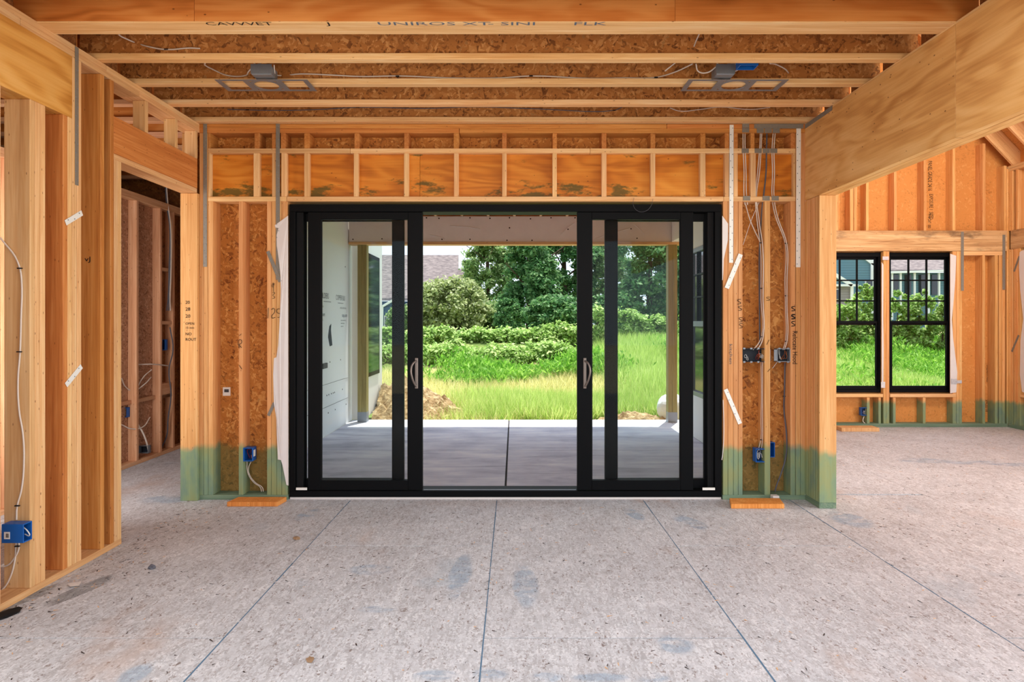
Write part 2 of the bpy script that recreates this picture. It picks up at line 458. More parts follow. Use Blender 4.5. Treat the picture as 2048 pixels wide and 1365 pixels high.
def piece(name, x, y, z, mat, parent=None, bev=0.0025, tilt=None):
    """Box from (x0,x1),(y0,y1),(z0,z1); its grain runs along its longest side."""
    dx, dy, dz = x[1] - x[0], y[1] - y[0], z[1] - z[0]
    c = ((x[0] + x[1]) / 2, (y[0] + y[1]) / 2, (z[0] + z[1]) / 2)
    m = M[mat] if isinstance(mat, str) else mat
    if dz >= dx and dz >= dy: me, r = box_mesh(dx, dy, dz, bev, m), (0, 0, 0)
    elif dx >= dy: me, r = box_mesh(dz, dy, dx, bev, m), (0, math.pi / 2, 0)
    else: me, r = box_mesh(dx, dz, dy, bev, m), (-math.pi / 2, 0, 0)
    o = bpy.data.objects.new(name, me); o.location = c; o.rotation_euler = r
    if tilt: o.rotation_euler = (Matrix.Rotation(tilt[1], 3, tilt[0]) @ o.rotation_euler.to_matrix()).to_euler()
    return link(o, parent)

def bar(name, a, b, w, t, mat, parent=None, up=(0, 0, 1), bev=0.002):
    """Board from a to b: w across (along up x dir), t along up."""
    a, b = Vector(a), Vector(b); d = b - a; L = d.length; zc = d.normalized()
    xa = Vector(up).cross(zc)
    if xa.length < 1e-4: xa = Vector((1, 0, 0)).cross(zc)
    xa.normalize(); ya = zc.cross(xa)
    R = Matrix((xa, ya, zc)).transposed()
    o = bpy.data.objects.new(name, box_mesh(w, t, L, bev, M[mat] if isinstance(mat, str) else mat))
    o.location = (a + b) / 2; o.rotation_euler = R.to_euler()
    return link(o, parent)

def mesh_obj(name, verts, faces, mat, parent=None, smooth=False, loc=None):
    me = bpy.data.meshes.new(name)
    if loc is not None: verts = [Vector(v) - Vector(loc) for v in verts]
    me.from_pydata([tuple(v) for v in verts], [], faces); me.update()
    me.materials.append(M[mat] if isinstance(mat, str) else mat)
    if smooth:
        for p in me.polygons: p.use_smooth = True
    o = bpy.data.objects.new(name, me)
    if loc is not None: o.location = loc
    return link(o, parent)

def prism(name, poly, n, th, mat, parent=None):
    """Flat outline (list of 3-D points) extruded by th along n."""
    k = len(poly); n = Vector(n) * th
    c = sum((Vector(p) for p in poly), Vector()) / k
    vs = [Vector(p) for p in poly] + [Vector(p) + n for p in poly]
    fs = [tuple(range(k)), tuple(range(2 * k - 1, k - 1, -1))]
    fs += [(i, i + k, (i + 1) % k + k, (i + 1) % k) for i in range(k)]
    o = mesh_obj(name, vs, fs, mat, parent, loc=c)
    bm = bmesh.new(); bm.from_mesh(o.data); bmesh.ops.recalc_face_normals(bm, faces=bm.faces); bm.to_mesh(o.data); bm.free()
    return o

def tube(name, pts, r, mat, parent=None, smooth=True, res=2, cyclic=False):
    cu = bpy.data.curves.new(name, 'CURVE'); cu.dimensions = '3D'
    pts = [Vector(p) for p in pts]; c = pts[0].copy()
    if smooth:
        sp = cu.splines.new('BEZIER'); sp.bezier_points.add(len(pts) - 1)
        for bp, p in zip(sp.bezier_points, pts):
            bp.co = p - c; bp.handle_left_type = bp.handle_right_type = 'AUTO'
        sp.resolution_u = 5
    else:
        sp = cu.splines.new('POLY'); sp.points.add(len(pts) - 1)
        for q, p in zip(sp.points, pts): q.co = (*(p - c), 1)
    sp.use_cyclic_u = cyclic
    cu.bevel_depth = r; cu.bevel_resolution = res; cu.use_fill_caps = True
    cu.materials.append(M[mat])
    tmp = bpy.data.objects.new('tmp', cu); me = bpy.data.meshes.new_from_object(tmp)
    bpy.data.objects.remove(tmp); bpy.data.curves.remove(cu)
    o = bpy.data.objects.new(name, me); o.location = c
    return link(o, parent)

def text(name, body, size, loc, rot, mat, parent, sx=1.0, sy=1.0):
    cu = bpy.data.curves.new(name, 'FONT'); cu.body = body; cu.size = size
    cu.resolution_u = 2
    cu.materials.append(M[mat])
    tmp = bpy.data.objects.new('tmp', cu); me = bpy.data.meshes.new_from_object(tmp)
    bpy.data.objects.remove(tmp); bpy.data.curves.remove(cu)
    o = bpy.data.objects.new(name, me); o.location = loc; o.rotation_euler = rot; o.scale = (sx, sy, 1)
    return link(o, parent)

def X(px, D): return (px - CX) / FOC * D
def Z(py, D): return EYE + (CY - py) / FOC * D
def P(px, py, D): return (X(px, D), D, Z(py, D))
def leftD(px, xw): return xw * FOC / (px - CX)
T = 0.038

# ================================================================== FLOOR
LINES = [-4.93, -3.73, -2.53, -1.335, -0.14, 1.056, 2.255, 3.45, 4.65, 5.85, 7.05]
fl = empty('floor', (0, 3, 0), 'pale strand board subfloor sheets laid edge to edge with blue chalk lines', 'floor', kind='structure')
def inside_cuts(x0, x1, y0, y1):
    """split around the covered patio, which is outside"""
    out = []
    if y1 <= 5.32 or x0 >= 2.55 or x1 <= -2.69: return [(x0, x1, y0, y1)]
    if y0 < 5.32: out.append((x0, x1, y0, 5.32)); y0 = 5.3205
    if x1 > -2.70 and x0 < -2.70: out.append((x0, -2.70, y0, y1)); x0 = -2.70
    if x0 < 2.56 and x1 > 2.56: out.append((2.56, x1, y0, y1)); x1 = 2.56
    if x1 <= -2.69 or x0 >= 2.55: out.append((x0, x1, y0, y1))
    return out
for i in range(len(LINES) - 1):
    x0, x1 = LINES[i], LINES[i + 1]
    off = 4.114 if i % 2 == 1 else 2.912
    ys = [off + 2.438 * k for k in range(-4, 4)]
    for a, b in zip(ys[:-1], ys[1:]):
        a2, b2 = max(a, -2.5), min(b, 8.91)
        if b2 - a2 < 0.15: continue
        for (xa, xb, ya, yb) in inside_cuts(x0, x1, a2, b2):
            if xa < -2.70 and yb > 8: yb = 8.0
            if abs(ya - 5.3205) < .0005: ya -= .0036
            if abs(yb - 5.32) < .0004: yb += .003
            if xb - xa > 0.04 and yb - ya > 0.04:
                piece('subfloor_panel', (xa + .0012, xb - .0012), (ya + .003, yb - .003), (-0.02, 0), 'floor', fl, bev=0.001)
piece('floor_base', (-4.93, 7.05), (-2.5, 5.32), (-0.3, -0.022), 'floor_under', fl, bev=0)
piece('floor_base', (2.56, 7.05), (5.3, 8.91), (-0.3, -0.022), 'floor_under', fl, bev=0)
piece('floor_base', (-4.93, -2.70), (5.3, 8.0), (-0.3, -0.022), 'floor_under', fl, bev=0)
for lx in LINES[3:7]:
    y0 = 1.0
    while y0 < (5.14 if lx < 2 else 5.4):
        y1 = y0 + random.uniform(0.25, 0.6)
        w = random.uniform(0.0018, 0.0040)
        piece('chalk_line', (lx - w, lx + w), (y0, min(y1, 5.15)), (0, 0.0008), 'chalk', fl, bev=0)
        y0 = y1 + random.uniform(0.0, 0.02)
def smudge(px, py, w, l, rot, mat='smudge_blue', name='chalk_smudge'):
    D = EYE * FOC / (py - CY); x = X(px, D)
    n = 14; vs = []
    for k in range(n):
        a = 2 * math.pi * k / n; u, v = math.cos(a) * w / 2, math.sin(a) * l / 2
        vs.append((x + u * math.cos(rot) - v * math.sin(rot), D + u * math.sin(rot) + v * math.cos(rot), 0.0012))
    return mesh_obj(name, vs, [tuple(range(n))], mat, fl, loc=(x, D, 0.0012))
for a in [(870, 1352, .22, .09, .2), (975, 1350, .2, .1, 0), (1090, 1356, .2, .08, .1), (1200, 1356, .28, .08, 0), (1300, 1356, .2, .08, 0),
          (615, 1030, .13, .42, -.4), (920, 1150, .14, .8, -.1), (1050, 1170, .16, .7, .1), (740, 1140, .3, .18, .2), (755, 1220, .22, .1, 0),
          (1270, 1030, .12, .4, .3), (1380, 1045, .16, .5, .5), (270, 1350, .14, .2, .2), (1350, 1290, .2, .2, 0),
          (1850, 922, .7, .30, .1), (1950, 926, .8, .24, 0), (2040, 930, .8, .2, 0), (1700, 1040, .3, .5, .4), (330, 1000, .5, .3, .2)]:
    smudge(*a)
smudge(165, 1180, .12, .62, -.32, 'smudge_grey', 'boot_scuff')
smudge(60, 1195, .1, .5, -.3, 'smudge_grey', 'boot_scuff')

# ================================================================== BACK WALL
YW, YO = 5.18, 5.32
k = 244.21
bx = lambda px: (px - CX) / k
bz = lambda py: EYE + (CY - py) / k
wb = empty('wall_back', (-0.07, 5.25, 0), 'open stud wall framing the black sliding patio door', 'wall', kind='structure')
wx0, wx1 = -2.72, bx(1611)
# plates
for (a, b, z0) in [(wx0, -0.45, 3.007), (-0.447, wx1, 3.007), (wx0, 1.25, 3.044), (1.253, wx1, 3.044)]:
    piece('top_plate', (a, b), (YW, YO - .002), (z0, z0 + .0368), 'stud_dark', wb)
DX0, DX1 = bx(576), bx(1445.5)
piece('bottom_plate', (wx0, DX0), (YW, YO), (0, T), 'plate_green', wb)
piece('bottom_plate', (DX1, wx1), (YW, YO), (0, T), 'plate_green', wb)
def stud(x0, x1, z0, z1, mat='stud_treated', y=(YW, YO - .001), name='stud', par=wb):
    j = random.uniform(-.0012, .0012)
    return piece(name, (x0 + .001, x1 - .001), (y[0] + j, y[1]), (z0, z1), mat, par)
# full height studs at both ends
for a, b in [(398.5, 407), (407, 416)]: stud(bx(a), bx(b), T, 3.006)
stud(wx0, wx0 + .06, T, 3.006)
for a, b in [(1591.5, 1601), (1601, 1610.5)]: stud(bx(a), bx(b), T, 3.006)
# rails
rz0, rz1 = bz(306.3), bz(296.8)
hz0, hz1 = bz(403), bz(393.3)
for a, b in [(416, 700), (700.5, 1180), (1180.5, 1591)]:
    piece('upper_rail', (bx(a), bx(b)), (YW - .001, YW + .10), (rz0, rz1), 'stud', wb)
for a, b in [(416, 573), (573.5, 1447), (1447.5, 1591)]:
    piece('lower_rail', (bx(a), bx(b)), (YW - .001, YO - .01), (hz0, hz1), 'stud', wb)
# cripples above the upper rail (full depth) and over the header (short)
UP = [(416, 421), (508.5, 519), (543.5, 552), (561, 571), (608, 619), (708.5, 718.5), (808, 817.5), (907, 918), (1004, 1013.5), (1105, 1114),
      (1203, 1213), (1301, 1311), (1401, 1411.5), (1449.5, 1459), (1467, 1476), (1501, 1509.5), (1581.5, 1591)]
for a, b in UP: stud(bx(a), bx(b), rz1, 3.006, 'stud_dark', name='cripple_stud')
LO = [(416, 421), (506.5, 519), (543.5, 552), (562, 573.5), (608, 619), (707, 716.7), (807.5, 817.5), (907.5, 917.4), (1004, 1013.5), (1104.7, 1113.8),
      (1203, 1213.5), (1301, 1311), (1400, 1411.5), (1449.5, 1459), (1467, 1476), (1501, 1512), (1587, 1591)]
for a, b in LO: stud(bx(a), bx(b), hz1, rz0, 'stud', (YW + .001, YW + .043), name='header_furring')
# header veneer lumber, in lengths
for a, b in [(416, 838), (838.6, 1467), (1476, 1591)]:
    piece('header', (bx(a), bx(b)), (YW + .044, YW + .10), (hz1 + .001, rz0 - .001), 'ply_header', wb, bev=0.001)
# studs beside the door
for a, b in [(416, 426), (477, 486), (533.5, 542.5), (542.5, 553), (553, 563), (563, 575)]:
    stud(bx(a), bx(b), T, hz0)
for a, b in [(1446, 1456), (1456, 1467), (1467, 1476.5), (1476.5, 1485.5), (1529, 1541), (1581, 1591)]:
    stud(bx(a), bx(b), T, hz0)
# sheathing
for a, b in [(wx0, -0.2), (-0.197, 2.2), (2.203, 2.43)]:
    piece('sheathing_panel', (a, b), (YO, YO + .012), (hz0 + .02, 3.44), 'osb_wall', wb, bev=0.001)
piece('sheathing_panel', (wx0, DX0), (YO, YO + .012), (-.05, hz0 + .018), 'osb_wall', wb, bev=0.001)
piece('sheathing_panel', (DX1, 2.43), (YO, YO + .012), (-.05, hz0 + .018), 'osb_wall', wb, bev=0.001)
# thin dark strip along the joint above the top plates
piece('gap_strip', (bx(990), bx(1611)), (YW - .002, YW + .05), (3.081, 3.0835), 'nail', wb, bev=0)

# straps, nail plates, stud guards
def strap(a, b, w, n, parent, mat='galv', bumps=True):
    """metal strap from a to b, lying against a face with outward normal n"""
    a, b, n = Vector(a), Vector(b), Vector(n)
    o = bar('metal_strap', a + n * .0015, b + n * .0015, w, 0.002, mat, parent, up=n, bev=0.0004)
    if bumps:
        L = (b - a).length; d = (b - a).normalized(); s = d.cross(n)
        bm = bmesh.new(); q = int(L / 0.052)
        for i in range(q):
            p = d * (-L / 2 + (i + .5) * L / q) + s * (w * .24 * (1 if i % 2 else -1)) + n * .0016
            Q = (d.to_track_quat('Z', 'Y')).to_matrix()
            bmesh.ops.create_icosphere(bm, subdivisions=1, radius=0.0048, matrix=Matrix.Translation(p))
        me = bpy.data.meshes.new('nail_heads'); bm.to_mesh(me); bm.free(); me.materials.append(M['steel_grey'])
        h = bpy.data.objects.new('nail_heads', me); h.location = (a + b) / 2
        link(h, o)
    return o
FN = (0, -1, 0)
yf = YW - .0015
def bstrap(px0, py0, px1, py1, wpx, mat='galv', par=wb, off=0.0):
    return strap((bx(px0), yf - off, bz(py0)), (bx(px1), yf - off, bz(py1)), wpx / k, FN, par, mat)
bstrap(410.5, 248, 410.5, 534, 7.5)
bstrap(556, 247, 556, 560, 8)
bstrap(1463, 250, 1462, 526, 8, 'galv_bright')
bstrap(1597, 250, 1596, 535, 9, 'galv_bright')
bstrap(1508, 253, 1606, 253, 9, off=.0024)
bstrap(1481, 509, 1453, 577, 9, 'galv_bright', off=.0024)
bstrap(1451, 779, 1480, 848, 8, 'galv_bright')
bstrap(536, 503, 561, 564, 7, off=.0024)
bstrap(537, 832, 549, 806, 6)
for px, py in [(1491, 251.5), (1491, 261), (1520, 262), (1536, 262), (1552, 262), (1490, 302), (1516, 302), (1532, 302), (1547, 302), (1493, 397), (1532, 397), (1550, 397)]:
    o = piece('stud_guard', (bx(px - 7), bx(px + 7)), (YW - .006, YW - .0035), (bz(py + 4.5), bz(py - 4.5)), 'galv', wb, bev=0.0005)
# house wrap flaps folded in around the door
yfl = YW - .008
fp = [(577, 432), (550, 451), (553, 462), (554, 492), (560, 529), (562, 554), (562, 579), (560, 654), (557, 691), (553, 715), (548, 717), (547, 750),
      (549, 807), (553, 839), (554, 869), (557, 919), (563, 920), (566, 931), (573, 970), (577, 972)]
prism('house_wrap_flap', [(bx(a), yfl - .006 * math.sin(b * .05), bz(b)) for a, b in fp], (0, 1, 0), 0.002, 'wrap', wb)
fp = [(1444, 432), (1455.5, 448), (1455, 482), (1450, 505), (1447, 519), (1446, 545), (1445, 561), (1444, 561)]
prism('house_wrap_flap', [(bx(a), yfl, bz(b)) for a, b in fp], (0, 1, 0), 0.002, 'wrap', wb)
tube('house_wrap_flap', [(bx(1445.5), yfl, bz(800)), (bx(1447), yfl, bz(860)), (bx(1444.5), yfl, bz(910)), (bx(1443), yfl, bz(920))], 0.003, 'wrap', wb)
# marker pen
RB = (math.pi / 2, 0, 0)
def stroke(pts, r=.0016, D=YW - .004, mat='ink', par=wb, name='marker_writing'):
    return tube(name, [(bx(a), D, bz(b)) for a, b in pts], r, mat, par, smooth=True, res=1)
stroke([(549, 567), (546, 575)]); stroke([(547, 566), (547, 584)]); stroke([(546.5, 566), (544, 574)])
stroke([(545, 586), (550, 586), (546, 591), (550, 595), (545, 598)])
stroke([(537, 616), (536, 637)], .0022)
stroke([(543.5, 620), (547, 617), (550, 622), (544, 636), (551, 635)], .002)
stroke([(560, 618), (555, 619), (555, 626), (560, 628), (559, 635), (555, 635)], .0018)
stroke([(478.5, 697), (479, 680), (483, 681), (483, 687), (479, 689), (483.5, 696)], .002)
stroke([(479, 672), (483, 668)]); stroke([(479, 731), (484, 739)], .002)
for (sx_, sy_, h, r) in [(1478, 604, 10, .0022), (1480, 617, 9, .0022), (1481, 640, 9, .002), (1481.5, 652, 10, .002), (1586, 618, 9, .0034), (1586, 634, 9, .005), (1586, 648, 10, .0034), (1536, 598, 7, .0016)]:
    stroke([(sx_ + 3.4, sy_ - h / 2), (sx_ - 3, sy_ - h / 3.5), (sx_, sy_), (sx_ + 3.2, sy_ + h / 4), (sx_ - 3.4, sy_ + h / 2)], r)
stroke([(1538, 680), (1533, 690)]); stroke([(1540, 738), (1535, 744)])
DOWN = Matrix.Rotation(math.radians(-90), 3, 'Y') @ Matrix.Rotation(math.radians(90), 3, 'X')
text('marker_writing', 'Relocate Hood', .062, (bx(1585), YW - .005, bz(662)), (Matrix.Rotation(math.pi / 2, 3, 'Y') @ Matrix.Rotation(math.pi / 2, 3, 'X')).to_euler(), 'ink', wb, .72, .9)
text('marker_writing', 'kitchen', .05, (bx(1458.5), YW - .005, bz(688)), (Matrix.Rotation(math.pi / 2, 3, 'Y') @ Matrix.Rotation(math.pi / 2, 3, 'X')).to_euler(), 'print', wb, 1.15, .7)

# ================================================================== SLIDING DOOR
dr = empty('door_1', ((DX0 + DX1) / 2, 5.25, 0), 'wide black four panel sliding patio door standing open in the middle', 'door', kind='structure')
fx0, fx1, fz0, fz1 = bx(578.5), bx(1443.5), 0.02, bz(408.5)
fy0, fy1 = YW + .004, YO + .03
piece('sill_shim', (fx0, fx1), (fy0 + .01, fy1), (0.0, .0195), 'wrap', dr, bev=0.001)
piece('frame_head', (fx0, fx1), (fy0, fy1), (bz(423.5), fz1), 'black', dr)
piece('frame_sill', (fx0, fx1), (fy0, fy1), (fz0, bz(983)), 'black', dr)
piece('frame_jamb', (fx0, bx(590)), (fy0, fy1), (bz(983), bz(423.5)), 'black', dr)
piece('frame_jamb', (bx(1430), fx1), (fy0, fy1), (bz(983), bz(423.5)), 'black', dr)
piece('jamb_step', (bx(590), bx(604)), (fy0 + .03, fy0 + .06), (bz(983), bz(423.5)), 'black_rubber', dr)
piece('jamb_step', (bx(1418), bx(1430)), (fy0 + .03, fy0 + .06), (bz(983), bz(423.5)), 'black_rubber', dr)
def dpanel(name, x0, x1, z0, z1, y0, y1, sl, sr, rt, rb, gl):
    p = piece(name, (x0, x0 + sl), (y0, y1), (z0, z1), 'black', dr)
    piece('stile', (x1 - sr, x1), (y0, y1), (z0, z1), 'black', p)
    piece('top_rail', (x0 + sl, x1 - sr), (y0, y1), (z1 - rt, z1), 'black', p)
    piece('bottom_rail', (x0 + sl, x1 - sr), (y0, y1), (z0, z0 + rb), 'black', p)
    ym = (y0 + y1) / 2
    piece('pane', (x0 + sl - .005, x1 - sr + .005), (ym - .004, ym + .004), (z0 + rb - .005, z1 - rt + .005), gl, p, bev=0)
    # thin grey glazing bead round the glass
    for a in ((x0 + sl, x0 + sl + .006), (x1 - sr - .006, x1 - sr)):
        piece('glazing_bead', a, (y0 + .006, ym - .005), (z0 + rb, z1 - rt), 'black_rubber', p, bev=0)
    return p
kp = FOC / 5.215
px_ = lambda a: (a - CX) / kp
pz_ = lambda a: EYE + (CY - a) / kp
sy0, sy1 = 5.192, 5.238
kf = FOC / 5.275
fx_ = lambda a: (a - CX) / kf
oy0, oy1 = 5.254, 5.298
zt, zb = bz(424), bz(982)
dpanel('sliding_panel', px_(617.5), px_(845.5), zb, zt, sy0, sy1, px_(643.5) - px_(617.5), px_(845.5) - px_(817), zt - pz_(440), pz_(960) - zb, 'glass')
dpanel('sliding_panel', px_(1154), px_(1385), zb, zt, sy0, sy1, px_(1183) - px_(1154), px_(1385) - px_(1359.5), zt - pz_(440), pz_(960) - zb, 'glass')
dpanel('fixed_panel', fx_(586), fx_(808.5), zb, zt, oy0, oy1, fx_(612.5) - fx_(586), fx_(808.5) - fx_(786), zt - pz_(441), pz_(961) - zb, 'glass')
dpanel('fixed_panel', fx_(1209.5), fx_(1432), zb, zt, oy0, oy1, fx_(1233.5) - fx_(1209.5), fx_(1432) - fx_(1407.5), zt - pz_(441), pz_(961) - zb, 'glass')
for hx, sgn in ((830, -1), (1170, 1)):
    hp = piece('handle_plate', (px_(hx - 3 + (4 if sgn < 0 else -1)), px_(hx + 3 + (4 if sgn < 0 else -1))), (sy0 - .007, sy0), (pz_(777), pz_(716)), 'vinyl', dr, bev=0.003)
    x0_ = px_(hx + (4 if sgn < 0 else -1)); s_ = sgn
    tube('handle_grip', [(x0_, sy0 - .004, pz_(722)), (x0_ + s_ * .022, sy0 - .03, pz_(726)), (x0_ + s_ * .038, sy0 - .042, pz_(738)), (x0_ + s_ * .030, sy0 - .038, pz_(755)), (x0_ + s_ * .008, sy0 - .012, pz_(770)), (x0_, sy0 - .004, pz_(773))], .0085, 'vinyl', hp, res=3)
for a in ((592, 614), (1405, 1430)):
    piece('track_clip', (bx(a[0]), bx(a[1])), (fy0 - .006, fy0), (bz(981), bz(976)), 'galv_bright', dr, bev=0.001)
# sill track lip
piece('sill_track', (bx(846), bx(1153)), (5.21, 5.216), (bz(983), bz(981.5)), 'steel_grey', dr, bev=0.0005)

# ================================================================== LEFT WALL  (inner face X = XL)
XL, XLO = -2.575, -2.715
wl = empty('wall_left', (-2.645, 4.0, 0), 'open stud wall of doubled studs with a hall doorway on the left side', 'wall', kind='structure')
ly = lambda px: leftD(px, XL)
def lstud(y0, y1, z0, z1, mat='stud', name='stud', xo=XLO, x1=XL):
    j = random.uniform(-.0012, .0012)
    return piece(name, (xo, x1 + j), (y0 + .0012, y1 - .0012), (z0, z1), mat, wl)
piece('bottom_plate', (XLO, XL), (-2.4, 4.151), (0, T), 'stud', wl)
for (a, b, z0) in [(-2.4, 3.3, 3.007), (3.302, 4.35, 3.007), (4.352, 5.179, 3.007), (-2.4, 2.5, 3.044), (2.502, 4.0, 3.044), (4.002, 5.179, 3.044)]:
    piece('top_plate', (XLO, XL), (a, b), (z0, z0 + .0368), 'stud', wl)
BZ0 = 2.645
piece('header', (XL - .045, XL - .001), (0.0, 3.688), (BZ0, 3.006), 'ply_left', wl, bev=0.001)
piece('header', (XLO, XL - .05), (0.0, 3.688), (BZ0, 3.006), 'ply_left', wl, bev=0.001)
lstud(3.137, 3.175, T, BZ0)
for y in (3.365, 3.403, 3.441): lstud(y, y + T, T, BZ0)
lstud(3.612, 3.650, T, BZ0, 'stud_dark'); lstud(3.650, 3.688, T, BZ0)
for y in (3.689, 3.727): lstud(y, y + T, T, 3.006)
lstud(3.940, 3.978, T, 3.006, 'stud_dark')
lstud(4.033, 4.071, T, 3.006, 'stud_dark')
for y in (4.072, 4.110): lstud(y, y + T, T, 2.507)
for y in (-.9, -.5, -.1): lstud(y, y + T, T, 3.006)
# doorway to the hall
JY = 5.145
piece('header', (XL - .09, XL - .001), (4.073, JY + .002), (2.545, 2.785), 'stud_dark', wl)
piece('header_plate', (XLO, XL - .002), (4.073, JY), (2.507, 2.544), 'stud', wl)
for y1 in (4.456, 4.847, JY + .004): lstud(y1 - T, y1, 2.786, 3.006, 'stud', 'cripple_stud', XL - .089)
piece('stud', (XLO, XL), (JY, JY + .034), (T * 0, 2.506), 'stud_treated', wl)
strap((XL + .001, 3.722, 3.075), (XL + .001, 3.722, 2.262), .03, (1, 0, 0), wl)
def lplate(p0, p1, w):
    a = (XL + .002, ly(p0[0]), Z(p0[1], ly(p0[0]))); b = (XL + .002, ly(p1[0]), Z(p1[1], ly(p1[0])))
    strap(a, b, w, (1, 0, 0), wl, 'galv_bright')
lplate((130, 446), (163, 426), .032); lplate((131, 771), (162, 733), .032)
# pencil notes on the doorway jamb
for body, py, s in [('20', 608, .045), ('28', 622, .05), ('20', 636, .05), ('OPEN', 650, .035), ('15 min', 658, .032), ('NO', 671, .04), ('ROUT', 682, .04)]:
    text('marker_writing', body, s, (X(371, JY), JY - .003, Z(py, JY)), RB, 'ink', wl, .8, .8)
text('marker_writing', 'vJ', .06, (XL - .10, 3.939, Z(523, 3.94)), RB, 'ink', wl, 1, .7)

# ================================================================== HALL beyond the doorway
XH = -3.85
wh = empty('wall_hall', (XH, 6.6, 0), 'pinkish stud wall with strand board behind, seen through the hall doorway', 'wall', kind='structure')
piece('bottom_plate', (XH - .089, XH), (3.0, 7.6), (0, T), 'stud_pink', wh)
piece('top_plate', (XH - .089, XH), (3.0, 7.6), (2.70, 2.775), 'stud_pink', wh)
for y in (6.045, 6.452, 6.885, 7.14):
    piece('stud', (XH - .089, XH), (y, y + T), (T, 2.70), 'stud_pink', wh)
for y in (3.2, 3.6, 4.0, 4.4, 4.8, 5.2, 5.63):
    piece('stud', (XH - .089, XH), (y, y + T), (T, 2.70), 'stud_pink', wh)
piece('stud', (XH - .05, XH + .05), (7.40, 7.44), (T, 2.70), 'stud_dark', wh)
piece('stud', (XH + .05, XH + .14), (7.36, 7.40), (T, 2.70), 'stud_dark', wh)
for z in (2.02, 1.43, .62):
    piece('blocking', (XH - .089, XH - .01), (6.925, 7.138), (z, z + T), 'stud_pink', wh)
piece('blocking', (XH - .089, XH - .01), (6.925, 7.138), (.62, .78), 'stud_pink', wh)
for a, b in ((6.085, 6.45), (6.492, 6.883)):
    piece('blocking', (XH - .085, XH - .05), (a, b), (.62, .66), 'stud_pink', wh)
piece('sheathing_panel', (XH - .103, XH - .09), (3.0, 6.90), (0, 2.8), 'osb_hall', wh, bev=0.001)
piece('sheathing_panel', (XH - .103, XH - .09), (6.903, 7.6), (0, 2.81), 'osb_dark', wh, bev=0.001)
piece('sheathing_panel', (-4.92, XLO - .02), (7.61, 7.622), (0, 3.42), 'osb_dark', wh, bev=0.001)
hc = empty('ceiling_hall', (-3.3, 6, 3.1), 'dark joists and deck over the hall with pale flanges', 'ceiling', kind='structure')
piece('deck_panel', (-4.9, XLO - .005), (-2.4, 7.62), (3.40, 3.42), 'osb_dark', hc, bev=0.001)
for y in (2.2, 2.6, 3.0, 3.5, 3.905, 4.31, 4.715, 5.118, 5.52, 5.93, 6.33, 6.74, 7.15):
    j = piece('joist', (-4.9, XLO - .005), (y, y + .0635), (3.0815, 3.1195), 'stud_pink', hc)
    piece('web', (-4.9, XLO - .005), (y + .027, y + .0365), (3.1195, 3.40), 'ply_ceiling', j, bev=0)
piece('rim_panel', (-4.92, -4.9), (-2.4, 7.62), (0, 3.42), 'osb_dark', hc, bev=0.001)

# ================================================================== CEILING
ce = empty('ceiling', (0, 4.2, 3.1), 'exposed floor joists with strand board webs running across the room', 'ceiling', kind='structure')
JX0, JX1 = -2.70, 2.51
def ijoist(y0, parent=ce):
    f = piece('joist', (JX0, JX1), (y0, y0 + .0635), (3.0815, 3.1195), 'flange', parent)
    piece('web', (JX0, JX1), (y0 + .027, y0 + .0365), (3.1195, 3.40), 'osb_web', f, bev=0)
    piece('top_flange', (JX0, JX1), (y0, y0 + .0635), (3.40, 3.438), 'flange', f)
for y in (3.905, 4.31, 4.715, 5.118): ijoist(y)
for i in range(14): ijoist(3.0 - i * .406)
for a, b in ((JX0, X(388, 3.413)), (X(388.6, 3.413), X(1350, 3.413)), (X(1350.6, 3.413), JX1)):
    m = piece('carrier_beam', (a, b), (3.413, 3.458), (3.0815, 3.438), 'ply_ceiling', ce, bev=0.001)
piece('beam_soffit', (JX0, JX1), (3.4585, 3.506), (3.0815, 3.438), 'flange', ce, bev=0.001)
piece('beam_soffit', (JX0, JX1), (3.5065, 3.555), (3.0815, 3.438), 'flange', ce, bev=0.001)
piece('beam_soffit', (JX0, JX1), (3.4135, 3.5545), (3.0745, 3.0812), 'flange', ce, bev=0.001)
for i, x in enumerate((-2.7, -.27, 2.16)):
    for j, y in enumerate((-2.5, -1.28, -.06, 1.16, 2.38, 3.6, 4.82)):
        xb = min(x + 2.427, 2.52); yb = min(y + 1.217, YO)
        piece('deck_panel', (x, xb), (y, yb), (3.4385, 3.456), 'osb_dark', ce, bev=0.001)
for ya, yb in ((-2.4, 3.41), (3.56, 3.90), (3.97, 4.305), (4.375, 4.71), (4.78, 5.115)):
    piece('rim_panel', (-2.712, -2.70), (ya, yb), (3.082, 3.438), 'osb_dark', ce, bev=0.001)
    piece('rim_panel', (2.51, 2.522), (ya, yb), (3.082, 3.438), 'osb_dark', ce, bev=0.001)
UPR = (math.pi, 0, 0)
for body, px, s, sx, mt in [('CAVVVET', 414, .095, .9, 'ink'), ('J', 655, .09, 1.1, 'ink'), ('UNIROS XT', 755, .095, 1.25, 'ink_blue'), ('- SINI', 975, .095, 1.2, 'ink_blue'), ('FLK', 1145, .095, 1.2, 'ink_blue')]:
    text('stamped_lettering', body, s, (X(px, 3.45), 3.445, 3.0738), UPR, mt, ce, sx, .55)

